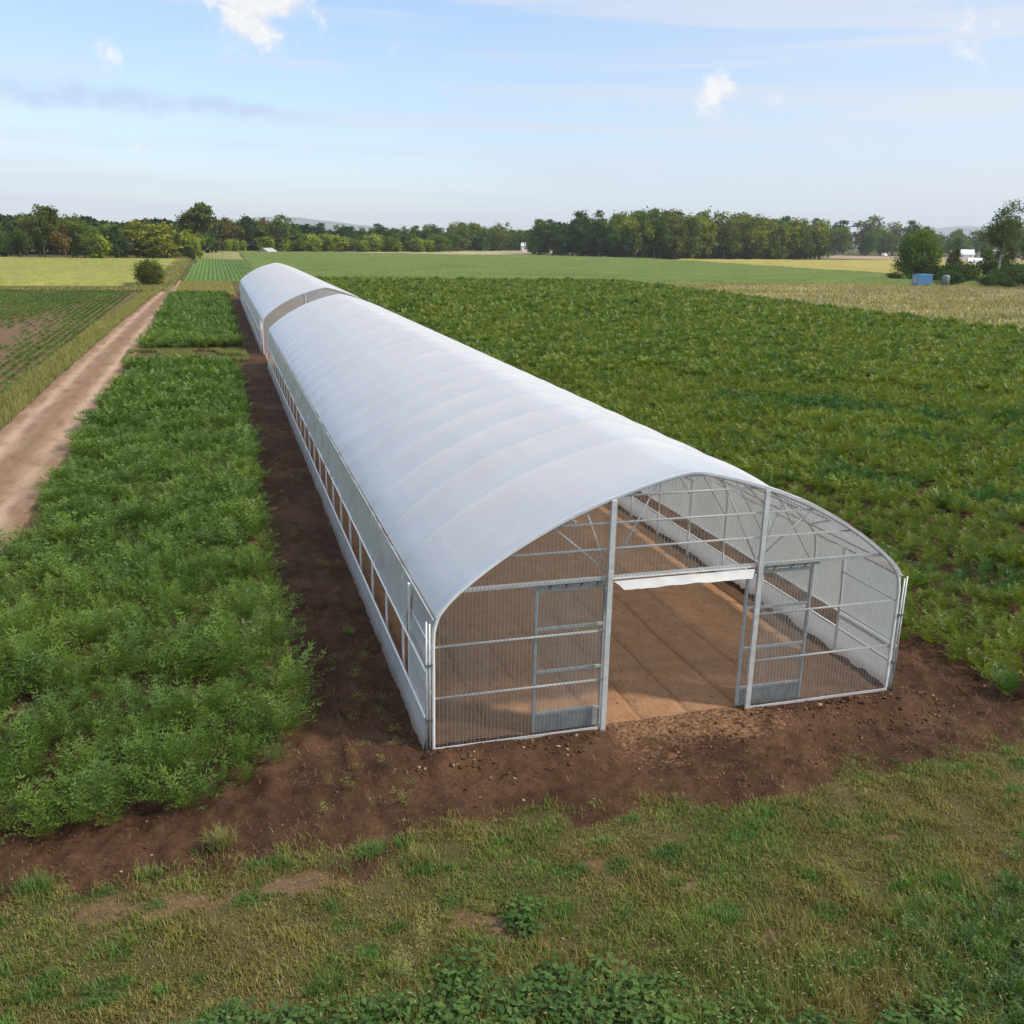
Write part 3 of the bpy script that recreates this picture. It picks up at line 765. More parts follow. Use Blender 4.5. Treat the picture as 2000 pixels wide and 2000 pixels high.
def straw_field():
    N = 90000
    X = rng.uniform(73.8, 200, N); Y = rng.uniform(60, 169, N)
    k = in_view(X, Y, .3, .08) & (fbm(X * .12, Y * .3, 131) + (rng.random(N) - .5) * .5 > .38); X, Y = X[k], Y[k]
    t = np.clip(fbm(X * .08, Y * .22, 132) * 1.4 - .2 + rng.normal(0, .15, len(X)), 0, 1)
    C = mixc((.36, .295, .145), (.19, .205, .062), t)
    o = blades('dry_grass', X, Y, rng.uniform(.3, .75, len(X)), np.full(len(X), .085), C, M['straw'], z=np.zeros(len(X)), lean=.5)
    tag(o, 'pale dry grass beyond the right edge of the crop field', 'dry grass', kind='stuff')
straw_field()

def soil_weeds():
    """sparse sprigs on the bare strip and straw litter"""
    N = 240
    X = rng.uniform(-2.0, -.4, N); Y = -1.6 + 50 * rng.random(N) ** 1.3
    k = fbm(X * .9, Y * .5, 141) > .60; X, Y = X[k], Y[k]
    t = rng.random(len(X)); C = mixc((.14, .17, .035), (.20, .21, .06), t)
    o = scatter('sprigs', [frond_plant(7, 3, .16, .16, .07, .009, 150 + s) for s in range(3)], X, Y, hz(X, Y), rng.uniform(.6, 1.2, len(X)), C, M['leaf'], .2)
    tag(o, 'small pale sprigs on the bare strip beside the tunnel', 'sprigs', kind='stuff')
    N = 16000
    X = rng.uniform(-8, 16, N); Y = rng.uniform(-3.6, 9, N); s, f = masks(X, Y)
    k = (s > .4) & (f < .2) & (rng.random(N) < sstep(.40, .62, fbm(X * 1.1, Y * 1.1, 142))) & in_view(X, Y, 0, .1) & ((X < 0) | (X > W) | (Y < 0)); X, Y = X[k], Y[k]
    C = mixc((.36, .26, .15), (.22, .15, .085), rng.random(len(X)))
    o = blades('straw_litter', X, Y, rng.uniform(.03, .15, len(X)), rng.uniform(.004, .007, len(X)), C, M['straw'], z=hz(X, Y) + .012, lean=1.3)
    tag(o, 'dry straw bits lying on the dark earth', 'straw', kind='stuff')
soil_weeds()

def clods():
    ph = (1 + 5 ** .5) / 2
    iv = np.array([(-1, ph, 0), (1, ph, 0), (-1, -ph, 0), (1, -ph, 0), (0, -1, ph), (0, 1, ph), (0, -1, -ph), (0, 1, -ph), (ph, 0, -1), (ph, 0, 1), (-ph, 0, -1), (-ph, 0, 1)], float) / 1.9
    fi = np.array([(0, 11, 5), (0, 5, 1), (0, 1, 7), (0, 7, 10), (0, 10, 11), (1, 5, 9), (5, 11, 4), (11, 10, 2), (10, 7, 6), (7, 1, 8), (3, 9, 4), (3, 4, 2), (3, 2, 6), (3, 6, 8), (3, 8, 9), (4, 9, 5), (2, 4, 11), (6, 2, 10), (8, 6, 7), (9, 8, 1)])
    protos = [(iv * (np.random.default_rng(s).uniform(.45, 1.3, (12, 1))) * np.array([1.15, .9, .62]), fi, np.zeros(12)) for s in range(6)]
    N = 46000
    X = rng.uniform(-8, 18, N); Y = rng.uniform(-3.6, 10, N); s, f = masks(X, Y)
    k = (s > .35) & (rng.random(N) < np.where(f > .5, .35, 1)) & (rng.random(N) < sstep(.30, .62, fbm(X * 1.3, Y * 1.3, 145)) * sstep(9, 0, Y)) & in_view(X, Y, 0, .1); X, Y = X[k], Y[k]; f = f[k]
    S = .005 + .020 * rng.random(len(X)) ** 4
    fr = (Y < 0) & (Y > -1.2) & (X > 0); S = np.where(fr, S * 1.7, S)
    n2 = 900; x2 = rng.uniform(-.6, 10.2, n2); y2 = -.12 - np.abs(rng.normal(0, .55, n2)); s2, f2 = masks(x2, y2); k = (f2 < .3) & (rng.random(n2) < sstep(.35, .6, fbm(x2 * 1.7, y2 * 1.7, 146)))
    X = np.concatenate([X, x2[k]]); Y = np.concatenate([Y, y2[k]]); f = np.concatenate([f, f2[k]]); S = np.concatenate([S, rng.uniform(.018, .055, k.sum()) * rng.uniform(.6, 1.1, k.sum())])
    C = mixc((.056, .030, .017), (.120, .068, .040), rng.random(len(X))); pale = rng.random(len(X)) < .07; C[pale] = (.30, .215, .145); C[f > .5] = C[f > .5] * .4 + np.array([.16, .088, .048]) * .6
    m, t, out = new_mat('clod_earth'); principled(t, out, t.attr('Col'), .95, 0, t.noise(t.pos(), 60, 3), .5, .01, .1)
    o = scatter('earth_clods', protos, X, Y, hz(X, Y) + S * .25, S, C, m, 0)
    tag(o, 'loose brown earth clods and pebbles around the tunnel front', 'earth clods', kind='stuff')
clods()

# ------------------------------------------------------------------ broadleaf weeds at the camera's feet
def leaf_plant(nl, L, wd, hgt, seed):
    r = np.random.default_rng(seed); V = []; F = []; n = 0
    for b in range(nl):
        az = r.uniform(0, 2 * math.pi); el = r.uniform(.1, 1.2); l = L * r.uniform(.6, 1.2)
        st = np.array([math.cos(az), math.sin(az), 0]) * r.uniform(.0, .10) + np.array([0, 0, hgt * r.uniform(.25, 1)])
        d = np.array([math.cos(az) * math.cos(el * .6), math.sin(az) * math.cos(el * .6), math.sin(el * .6) * .6]); d /= np.linalg.norm(d)
        sd = np.array([-math.sin(az), math.cos(az), 0]); dn = np.array([0, 0, -1.])
        m1 = st + d * l * .3; m2 = st + d * l * .65 + dn * l * .06; tp = st + d * l + dn * l * .22
        w = wd * l / L
        V += [st, m1 - sd * w * .8 + dn * -.008, m2 - sd * w * .75, tp, m2 + sd * w * .75, m1 + sd * w * .8 + dn * -.008, m1, m2]
        F += [(n, n + 6, n + 1, n + 1), (n, n + 5, n + 6, n + 6), (n + 1, n + 6, n + 7, n + 2), (n + 6, n + 5, n + 4, n + 7), (n + 2, n + 7, n + 3, n + 3), (n + 7, n + 4, n + 3, n + 3)]; n += 8
    return np.array(V), np.array(F), np.zeros(len(V))
def near_weeds():
    pr = [leaf_plant(15, .070, .024, .16, s) for s in range(5)]
    N = 3400
    X = rng.uniform(-4.4, 9.5, N); Y = rng.uniform(-9.0, -3.8, N)
    low = np.interp(X, [-4.4, -3.4, -2, -.6, .6, 1.8, 2.6, 4.2, 6.5, 9.5], [-5.35, -5.1, -5.3, -5.3, -5.4, -6.0, -6.9, -7.0, -6.0, -5.1])
    n = fbm(X * 1.4, Y * 1.4, 151)
    k = ((Y < low + (n - .5) * 1.1) & (rng.random(N) < sstep(.35, -.15, Y - low) * .95) & (X < 4.4)) | ((np.hypot((X - .35) / .38, (Y + 4.5) / .22) < 1) ) | ((np.hypot((X + 5.2) / .8, (Y + 3.1) / .3) < .8) & (n > .45)) | ((np.hypot((X - 2.9) / .5, (Y + 4.0) / .2) < 1) & (n > .5))
    k &= in_view(X, Y, .1, .25); X, Y = X[k], Y[k]
    C = mixc((.038, .090, .020), (.105, .185, .040), np.clip(rng.normal(.5, .3, len(X)), 0, 1))
    o1 = scatter('broadleaf_weeds', pr, X, Y, hz(X, Y), rng.uniform(.7, 1.6, len(X)), C, M['leaf'], .1)
    N = 2600; X = rng.uniform(3.6, 11, N); Y = rng.uniform(-8.2, -3.6, N); lim = np.interp(X, [3.6, 4.6, 6.5, 8, 11], [-7.3, -6.6, -5.6, -5.2, -4.6]); n = fbm(X * 1.2, Y * 1.2, 152)
    k = (rng.random(N) < sstep(.35, -.7, Y - lim + (n - .5) * 1.4) * .9) & in_view(X, Y, .1, .25); X, Y = X[k], Y[k]
    C = mixc((.040, .100, .024), (.105, .190, .042), np.clip(rng.normal(.5, .3, len(X)), 0, 1))
    o2 = scatter('broadleaf_weeds', [frond_plant(12, 6, .34, .36, .10, .017, 180 + q, .6, fork=False) for q in range(4)], X, Y, hz(X, Y), rng.uniform(.35, .7, len(X)), C, M['leaf'], .2)
    o = join([o1, o2])
    tag(o, 'dark green broad leaved weeds along the bottom edge of the picture', 'weeds', kind='stuff')
near_weeds()

def seed_grass():
    """tall ripe grass with pale seed heads"""
    N = 900
    X = np.concatenate([rng.normal(2.6, .7, 460), rng.normal(4.4, 1.0, 320), rng.uniform(-5, 0, 240), rng.uniform(-.5, 9, 420)]); Y = np.concatenate([rng.normal(-6.5, .38, 460), rng.normal(-6.8, .4, 320), rng.normal(-5.6, .3, 240), rng.uniform(-7.6, -5.3, 420)])
    k = in_view(X, Y, .2, .25); X, Y = X[k], Y[k]; N = len(X); h = hz(X, Y)
    C = mixc((.24, .215, .07), (.14, .17, .04), rng.random(N))
    a = blades('seed_grass', X, Y, rng.uniform(.26, .55, N), rng.uniform(.005, .009, N), C, M['straw'], z=h, lean=.35)
    # the heads: short spindles on thin stalks
    r = np.random.default_rng(5); V = []; F = []; n = 0; CC = []
    for i in range(0, N, 3):
        az = r.uniform(0, 6.28); ln = r.uniform(.05, .3); H = r.uniform(.26, .50); o = np.array([math.cos(az), math.sin(az), 0])
        b = np.array([X[i], Y[i], h[i]]); tp = b + o * ln * H + np.array([0, 0, H]); L = r.uniform(.05, .10); d = o * .8 + np.array([0, 0, .55 - r.random()]); d /= np.linalg.norm(d)
        e = np.cross(d, [0, 0, 1.]); e /= np.linalg.norm(e) + 1e-9; f = np.cross(d, e); w = L * .11
        V += [b - e * .002, b + e * .002, tp + e * .0015, tp - e * .0015]; F.append((n, n + 1, n + 2, n + 3)); n += 4; CC += [(.17, .18, .05)] * 4
        m_ = tp + d * L * .5; V += [tp, m_ + e * w, m_ + f * w, m_ - e * w, m_ - f * w, tp + d * L]
        for q in range(4): F += [(n, n + 1 + q, n + 1 + (q + 1) % 4, n + 1 + (q + 1) % 4), (n + 5, n + 1 + (q + 1) % 4, n + 1 + q, n + 1 + q)]
        n += 6; c = np.array([.31, .28, .115]) * r.uniform(.7, 1.1); CC += [tuple(c)] * 6
    F = np.array(F); tri = F[:, 2] == F[:, 3]
    b_ = np_mesh('seed_grass', np.array(V), [F[~tri], F[tri][:, :3]], M['straw'], colors=np.array(CC))
    o = join([a, b_]); tag(o, 'tall ripe grass stalks with pale seed heads at the bottom edge', 'seed grass', kind='stuff')
seed_grass()

# --- single tufts and weeds that stand out
def tuft(name, x, y, n, L0, L1, c0, c1, spread, label, wd=.009, lean=.55, cat='grass tuft'):
    r = rng; X = r.normal(0, spread, n); Y = r.normal(0, spread * .8, n)
    C = mixc(c0, c1, r.random(n)); z0 = float(hz(x, y))
    o = blades(name, X, Y, r.uniform(L0, L1, n), np.full(n, wd), C, M['grass'], z=np.zeros(n), lean=lean)
    o.location = (x, y, z0); return tag(o, label, cat)
G1, G2, YG, TAN = (.085, .165, .030), (.13, .20, .045), (.19, .205, .055), (.27, .24, .09)
tuft('grass_tuft', -3.5, -1.95, 230, .18, .42, YG, TAN, .09, 'spiky yellow green grass tuft on bare earth in front of the near herb bed')
tuft('grass_tuft', -4.5, -2.2, 170, .10, .26, YG, G2, .10, 'soft low grass tuft on bare earth below the corner of the herb bed')
tuft('grass_tuft', -5.9, -2.15, 320, .12, .30, G1, G2, .13, 'bright green grass clump at the left edge under the herb bed')
tuft('grass_tuft', -1.45, -2.6, 260, .10, .26, G1, G2, .11, 'blue green grass clump left of the tunnel front on the soil edge', lean=.8)
tuft('grass_tuft', -.85, -2.95, 150, .16, .36, YG, TAN, .08, 'pale yellow grass tuft on the soil edge before the tunnel corner')
tuft('grass_tuft', -.75, 5.3, 90, .10, .24, YG, G2, .07, 'small yellow green tuft on bare strip by the tunnel side wall')
tuft('grass_tuft', -2.35, -5.0, 260, .12, .28, (.055, .14, .02), G1, .10, 'dense bright green grass tuft in the dry front grass')
def weed_spike(x, y, h, n, label):
    r = rng; V = []; F = []; k = 0; C = []
    for b in range(n):
        a = r.uniform(0, 6.28); s = np.array([r.normal(0, .07), r.normal(0, .05), 0]); t = s + np.array([math.cos(a) * .10 * h, math.sin(a) * .10 * h, h * r.uniform(.6, 1.)])
        V += [s - [.003, 0, 0], s + [.003, 0, 0], t]; F.append((k, k + 1, k + 2)); k += 3; C += [(.19, .20, .06)] * 3
        for j in range(26):
            u = r.uniform(.3, 1.); p = s + (t - s) * u; d = r.normal(0, 1, 3); d[2] = abs(d[2]) * .9; d /= np.linalg.norm(d); l = .045 * (1.25 - u * .6)
            e = np.cross(d, r.normal(0, 1, 3)); e /= np.linalg.norm(e); V += [p, p + d * l * .6 + e * .008, p + d * l]; F.append((k, k + 1, k + 2)); k += 3
            c = np.array([.33, .33, .12]) * r.uniform(.7, 1.15); C += [tuple(c)] * 3
    o = np_mesh('flowering_weed', np.array(V), [np.array(F)], M['straw'], colors=np.array(C)); o.location = (x, y, float(hz(x, y))); tag(o, label, 'weed')
weed_spike(-1.5, -5.1, .55, 14, 'broad pale flowering weed, the shorter one of the upright pair in the front grass')
weed_spike(-1.15, -4.85, .80, 11, 'tall slim pale flowering weed, taller of the upright pair in the front grass')
weed_spike(-8.3, 20.5, 1.0, 8, 'yellowing flowering weed poking out of the near herb bed')

# ------------------------------------------------------------------ trees
def crown_mesh(name, rx, rz, n_clump, per, leaf, c0, c1, seed, shape='round', gap=0.):
    r = np.random.default_rng(seed); P = []; C = []
    lobes = [(np.array([r.normal(0, rx * .45), r.normal(0, rx * .45), r.uniform(-.6, .75) * rz]), r.uniform(.35, .62)) for _ in range(9)]
    lobes.append((np.array([0, 0, 0.]), .75))
    for k in range(n_clump):
        c, s = lobes[r.integers(len(lobes))]
        d = r.normal(0, 1, 3); d /= np.linalg.norm(d); q = c + d * np.array([rx, rx, rz]) * s * r.uniform(.45, 1.) ** .5
        if shape == 'full': q = d * np.array([rx, rx, rz]) * r.uniform(.5, .98) * (1 + .14 * math.sin(5 * d[0] + 4 * d[2] + seed) + .10 * math.sin(9 * d[1] - 6 * d[2]))
        zt = q[2] / rz
        if shape == 'tall': q[:2] *= .75 + .25 * (1 - abs(zt))
        if shape == 'cone': q[:2] *= np.clip(1.05 - .62 * (zt + 1) / 2, .15, 1)
        if shape == 'bush': q[2] = abs(q[2]) * .9 - rz * .35
        t = np.clip(r.normal(.5, .27), 0, 1); cc = np.array(c0) * (1 - t) + np.array(c1) * t
        n = int(per * r.uniform(.5, 1.3)); sc = rx * r.uniform(.10, .19)
        P.append(q + r.normal(0, 1, (n, 3)) * np.array([sc, sc, sc * .75])); C.append(cc[None] * r.uniform(.82, 1.18, (n, 1)))
    P = np.concatenate(P); C = np.concatenate(C) * np.array([2.0, 2.05, 1.45]); n = len(P)
    nrm = r.normal(0, 1, (n, 3)) + np.array([0, 0, .5]); nrm /= np.linalg.norm(nrm, axis=1)[:, None]
    a = np.cross(nrm, r.normal(0, 1, (n, 3))); a /= np.linalg.norm(a, axis=1)[:, None]; b = np.cross(nrm, a)
    L = (leaf * r.uniform(.6, 1.35, n))[:, None]
    V = np.stack([P - a * L, P + b * L * .55 - a * L * .1, P + a * L, P - b * L * .55 + a * L * .1], 1).reshape(-1, 3)
    i = np.arange(n) * 4
    o = np_mesh('crown', V, [np.stack([i, i + 1, i + 2, i + 3], 1)], M['tree_leaf'], colors=np.repeat(C, 4, 0), link=False)
    return o.data
def trunk_mesh(h, r0, spread, seed, m, lean=0., limbs=6):
    r = np.random.default_rng(seed); b = MB()
    pts = [(lean * h * s + r.normal(0, .012 * h) * (0 < s), r.normal(0, .012 * h) * (0 < s), h * s) for s in np.linspace(0, 1, 6)]
    b.tube(pts, r0, 7, rad=[r0 * (1.35 if i == 0 else 1 - .75 * i / 5) for i in range(6)])
    for k in range(limbs):
        s = r.uniform(.3, .85); a = r.uniform(0, 6.28); p0 = np.array([np.interp(s * h, [q[2] for q in pts], [q[j] for q in pts]) for j in range(2)] + [s * h])
        L = spread * r.uniform(.5, .95); e = p0 + np.array([math.cos(a) * L, math.sin(a) * L, L * r.uniform(.35, .9)]); md = (p0 + e) / 2 + np.array([0, 0, -.06 * L])
        b.tube([p0, md, e], r0 * .4, 5, rad=[r0 * .42 * (1 - s * .5), r0 * .26, r0 * .07])
    o = b.build('trunk', m, smooth=True); me = o.data; bpy.data.objects.remove(o); return me

DG0, DG1 = (.020, .042, .014), (.058, .092, .026)
PROTO = {}
def proto(key, h, rx, c0, c1, seed, shape='round', clump=190, per=24, leaf=.46, base=.30, bark='bark'):
    """h: height of tree; the crown fills from base*h to h"""
    rz = h * (1 - base) / 2 * 1.02
    PROTO[key] = (trunk_mesh(h * .82, h * .022, rx * .8, seed, M[bark]), crown_mesh(key, rx, rz, clump, per, leaf, c0, c1, seed, shape), h - rz * 1.0, h)
proto('dark_a', 16, 5.4, DG0, DG1, 1, base=.0); proto('dark_b', 15, 4.8, (.016, .030, .016), (.038, .062, .028), 2, base=.0, shape='tall')
proto('dark_c', 17, 5.0, (.016, .034, .012), (.055, .080, .022), 3, base=.02, shape='tall'); proto('mid_a', 14, 5.0, (.030, .052, .014), (.082, .108, .026), 4, base=.0)
proto('mid_b', 13, 4.6, (.028, .048, .016), (.072, .095, .026), 5, base=.0); proto('yellow_a', 12, 4.4, (.060, .070, .014), (.140, .135, .028), 6, base=.0)
proto('yellow_b', 9, 3.6, (.070, .100, .016), (.160, .185, .030), 7, base=-.05); proto('brown_a', 15, 4.2, (.050, .036, .018), (.105, .080, .030), 8, base=.12, shape='tall', clump=120)
proto('olive_a', 15, 5.2, (.030, .042, .014), (.090, .098, .028), 9, base=.02)
proto('tall_olive', 15, 4.6, (.022, .034, .012), (.070, .082, .024), 12, base=.42, clump=200)
proto('bush_a', 4, 3.2, (.016, .030, .012), (.050, .072, .022), 10, base=.0, shape='bush', clump=80, leaf=.28)
proto('bush_b', 4, 3.4, (.034, .052, .014), (.082, .102, .026), 11, base=.0, shape='bush', clump=80, leaf=.26)

def tree(name, key, x, y, h, label, cat='tree', group=None, wide=1., lean=0.):
    tm, cm, cz, ph = PROTO[key]; s = h / ph
    o = empty(name, (x, y, 0), rng.uniform(0, 6.28)); o.scale = (s * wide, s * wide, s)
    t = bpy.data.objects.new('trunk', tm); col.objects.link(t); t.parent = o
    c = bpy.data.objects.new('crown', cm); col.objects.link(c); c.parent = o; c.location = (0, 0, cz)
    return tag(o, label, cat, group)

proto('sunlit_a', 15, 4.6, (.050, .066, .013), (.125, .140, .028), 13, base=.02, shape='tall')  # sunlight on the tree tops is put into this leaf colour
LBL = {'sunlit_a': 'sunlit yellow green tree', 'dark_a': 'dark green round crowned tree', 'dark_b': 'dark bluish green narrow tree', 'dark_c': 'dark green tall tree with lighter top', 'mid_a': 'mid green rounded tree', 'mid_b': 'mid green low tree',
       'yellow_a': 'yellow green autumn tinged tree', 'yellow_b': 'light yellow green low tree', 'brown_a': 'brownish thin crowned tree', 'olive_a': 'olive green broad tree'}
def row(n, p0, p1, keys, h0, h1, where, group, jit=2., wide=1.1, depth=0.):
    for k in range(n):
        u = (k + rng.uniform(-.25, .25)) / max(1, n - 1)
        x = p0[0] + (p1[0] - p0[0]) * u + rng.normal(0, jit); y = p0[1] + (p1[1] - p0[1]) * u + rng.normal(0, jit) + depth
        key = keys[rng.integers(len(keys))]
        tree('tree', key, x, y, rng.uniform(h0, h1), LBL[key] + ' ' + where, 'tree', group, wide * rng.uniform(.85, 1.2))

# tree line behind the yellow-green field on the left
for x, y, key, h, lab, w in [(-47.0, 281, 'tall_olive', 13.2, 'tall olive tree rising high above the left half of the left tree line', .82), (-7.0, 322, 'tall_olive', 15.8, 'broadest tall olive tree, at the right end of the left tree line', .95),
                             (-20.5, 294, 'yellow_a', 10.0, 'wide yellow green tree with the broadest crown in the left tree line', 1.8), (-9.6, 299, 'yellow_b', 7.2, 'small golden green tree beside the end of the field track', 1.1), (-41.5, 280, 'brown_a', 9.6, 'rust tinged tree in front of the left tree line', .95),
                             (-33, 283, 'yellow_b', 6.8, 'low yellowish tree in front of the left tree line', 1.25), (-37, 282, 'mid_a', 9.6, 'mid green upright tree between the rust tinged and low yellowish trees', .9), (-28.5, 288, 'dark_b', 8.6, 'dark bluish tree just left of the wide yellow green tree', 1.2)]:
    tree('tree', key, x, y, h, lab, 'tree', None, w)
row(16, (-84, 278), (-9, 310), ['dark_a', 'sunlit_a', 'mid_a', 'dark_c', 'mid_b'], 7.2, 9.6, 'in the left tree line', 'trees of the left tree line', 1.6, 1.05)
row(20, (-100, 300), (-8, 345), ['dark_a', 'dark_b', 'mid_b', 'olive_a'], 8.5, 11, 'at the back of the left tree line', 'trees at the back of the left tree line', 2.5, 1.15)
# middle belt beyond the green field
row(40, (20, 425), (112, 489), ['yellow_b', 'yellow_b', 'mid_b', 'mid_a'], 5.2, 8.6, 'in the bright low row beyond the green field', 'bright low trees beyond the green field', 1.8, 1.35)
row(9, (-4, 418), (22, 430), ['dark_b', 'brown_a', 'mid_b', 'dark_a'], 9.5, 14.5, 'between the tall olive tree and the bright low row', 'trees left of the bright low row', 2., 1.0)
row(3, (2, 410), (9, 412), ['yellow_b'], 4.2, 6.4, 'beside the small white roof', 'small trees near the white roof', 1., .9)
row(32, (16, 452), (128, 530), ['dark_b', 'dark_a', 'dark_c', 'mid_b'], 10, 13, 'behind the bright low row', 'trees behind the bright low row', 3., 1.15)
row(28, (108, 500), (212, 640), ['dark_a', 'mid_a', 'dark_b', 'mid_b'], 8.5, 12.5, 'in the middle wood left of the dense grove', 'trees of the middle wood', 3., 1.2)
row(26, (116, 540), (225, 690), ['dark_c', 'mid_a', 'olive_a', 'dark_a'], 11, 15.5, 'at the back of the middle wood', 'trees at the back of the middle wood', 4., 1.15)
# dense grove right of centre
row(14, (150, 462), (176, 398), ['dark_a', 'dark_b', 'dark_b'], 11, 17, 'on the shaded side of the dense grove', 'trees on the shaded side of the dense grove', 1.6, 1.05)
tree('tree', 'brown_a', 194, 419, 18.5, 'rust and green tree at the near corner of the dense grove', 'tree', None, 1.25)
row(30, (180, 404), (316, 462), ['dark_a', 'dark_c', 'mid_a', 'sunlit_a', 'olive_a', 'sunlit_a'], 13.5, 19.5, 'along the front of the dense grove', 'trees along the front of the dense grove', 2., 1.0)
row(22, (188, 408), (314, 462), ['dark_b', 'mid_b', 'dark_a'], 5.5, 10, 'low at the front of the dense grove', 'low trees at the front of the dense grove', 1.2, 1.1)
row(32, (172, 420), (322, 484), ['dark_c', 'mid_a', 'dark_a', 'sunlit_a'], 16, 23, 'at the back of the dense grove', 'trees at the back of the dense grove', 3., 1.0)
row(24, (168, 452), (326, 505), ['dark_c', 'dark_a', 'dark_b'], 17.5, 22.5, 'deep inside the dense grove', 'trees deep inside the dense grove', 4., 1.0)
tree('tree', 'dark_a', 321, 465, 18.5, 'broad dark tree at the right end of the dense grove', 'tree', None, 1.15)
tree('tree', 'yellow_a', 285, 447, 9.5, 'yellow green low tree before the right half of the dense grove', 'tree', None, 1.0)
# hazy trees far right
row(34, (392, 640), (880, 640), ['dark_b', 'dark_a', 'mid_b', 'mid_a'], 13, 22, 'in the hazy far right tree line', 'trees of the hazy far right tree line', 6., 1.3)
row(26, (420, 700), (950, 690), ['dark_b', 'dark_a', 'olive_a'], 20, 27, 'at the back of the hazy far right tree line', 'trees at the back of the far right tree line', 6., 1.3)
row(8, (420, 470), (560, 460), ['mid_b', 'brown_a', 'dark_b'], 9, 15, 'before the far right sheds', 'trees before the far right sheds', 5., 1.)
# lone tree, bushes and birch by the blue tank
proto('lone', 11.6, 4.7, (.024, .046, .009), (.080, .112, .020), 41, shape='full', clump=420, per=38, leaf=.24, base=-.02)
tree('lone_tree', 'lone', 163.5, 190.5, 12.0, 'lone round green tree standing behind the blue container', 'tree', None, 1.06)
proto('birch', 18, 4.6, (.020, .034, .014), (.062, .080, .030), 43, shape='round', clump=210, per=36, leaf=.25, base=.36, bark='pale_bark')
tree('birch_tree', 'birch', 176.5, 177.5, 17.8, 'tall thin tree with a pale trunk at the right edge', 'tree', None, .95)
tree('tree', 'dark_c', 189, 189, 12.0, 'dark tree behind the tall pale trunked tree', 'tree', None, .8)
tree('tree', 'brown_a', 172, 186.5, 8.5, 'thin brownish sapling between the blue container and the pale trunked tree', 'tree', None, .7)
proto('hedge_bush', 4.6, 3.6, (.014, .028, .010), (.046, .066, .020), 45, base=0, shape='bush', clump=150, per=36, leaf=.20)
for x, y, h, w, lab in [(157.5, 171.5, 3.6, 1.1, 'dark bush just right of the blue container'), (163.5, 176.5, 5.6, 1.05, 'tallest dark bush behind the grey tank'), (158.5, 160.5, 3.0, .85, 'rounded green bush right of the grey tank'), (164.5, 164.5, 3.5, 1.05, 'wide dark bush below the pale trunked tree'),
                        (169.5, 160.5, 3.8, 1.1, 'dark bush at the right edge under the pale trunk'), (171, 170.5, 4.6, 1.1, 'dark bush in front of the pale trunk'), (155.5, 188.5, 2.4, 1.0, 'low scrub at the foot of the lone tree'), (165.5, 186, 4.4, 1.2, 'dark bush between the lone tree and the tallest dark bush'),
                        (175.5, 167.5, 5.2, 1.2, 'large dark bush at the right edge behind the pale trunk'), (180, 182, 6.5, 1.3, 'tall dark bush behind the pale trunked tree'), (160.5, 157.5, 2.2, .8, 'lowest bush in front of the dark bushes')]:
    tree('bush', 'hedge_bush', x, y, h, lab, 'bush', None, w)
proto('shrub', 4.5, 2.6, (.026, .034, .009), (.070, .080, .020), 47, base=-.12, shape='full', clump=330, per=34, leaf=.14)
tree('shrub', 'shrub', -12.7, 147.5, 4.0, 'round olive shrub beside the bend of the dirt track', 'shrub', None, .86)

# a far wood that reads as one mass
def far_wood():
    P = []; C = []
    def fill(n, p0, p1, dep, h, leaf):
        X = rng.uniform(0, 1, n); x = p0[0] + (p1[0] - p0[0]) * X + rng.normal(0, 3, n); y = p0[1] + (p1[1] - p0[1]) * X + rng.uniform(0, dep, n)
        top = h * (.62 + .55 * fbm(x * .09, y * .09, 161)); z = top * np.sqrt(rng.random(n)); P.append(np.stack([x, y, z], -1))
        C.append(mixc((.016, .032, .014), (.044, .066, .024), np.clip(fbm(x * .1, y * .1 + z * .2, 162) + rng.normal(0, .15, n), 0, 1)))
    fill(9000, (-260, 292), (-80, 290), 60, 11, .7); fill(14000, (-90, 316), (-6, 356), 40, 11.5, .8); fill(15000, (20, 470), (225, 720), 60, 10, 1)
    fill(16000, (165, 440), (322, 492), 60, 16, 1); fill(14000, (380, 700), (1150, 720), 90, 20, 1); fill(8000, (-10, 430), (40, 465), 30, 12, 1)
    P = np.concatenate(P); C = np.concatenate(C); n = len(P); nr = rng.normal(0, 1, (n, 3)); nr /= np.linalg.norm(nr, axis=1)[:, None]
    a = np.cross(nr, rng.normal(0, 1, (n, 3))); a /= np.linalg.norm(a, axis=1)[:, None]; b = np.cross(nr, a); L = rng.uniform(.6, 1.3, (n, 1))
    V = np.stack([P - a * L, P + b * L * .7, P + a * L, P - b * L * .7], 1).reshape(-1, 3); i = np.arange(n) * 4
    o = np_mesh('far_wood', V, [np.stack([i, i + 1, i + 2, i + 3], 1)], M['tree_leaf'], colors=np.repeat(C, 4, 0))
    tag(o, 'dark mass of the distant woods behind the tree lines', 'woods', kind='stuff')
far_wood()

# ------------------------------------------------------------------ small far buildings and equipment
M['wall_white'] = flat_mat('white_siding', (.72, .73, .74), .6, 0, .06, 1.); M['roof_pale'] = flat_mat('pale_metal_roof', (.62, .66, .70), .45, .2, .08, 1.)
M['wall_beige'] = flat_mat('beige_siding', (.52, .45, .34), .7, 0, .08, 1.); M['roof_green'] = flat_mat('grey_green_roof', (.20, .25, .23), .6, 0, .1, 1.)
M['roof_grey'] = flat_mat('grey_metal_roof', (.36, .38, .40), .5, .1, .1, 1.)
M['glass_dark'] = flat_mat('dark_window', (.03, .04, .05), .15, 0, .1, 1.); M['blue'] = flat_mat('blue_painted_steel', (.085, .23, .43), .45, 0, .12, .8)
M['grey_tank'] = flat_mat('grey_green_tank', (.13, .17, .17), .5, 0, .15, 1.5); M['tyre'] = flat_mat('tyre_rubber', (.03, .03, .03), .9, 0, .1, 2)
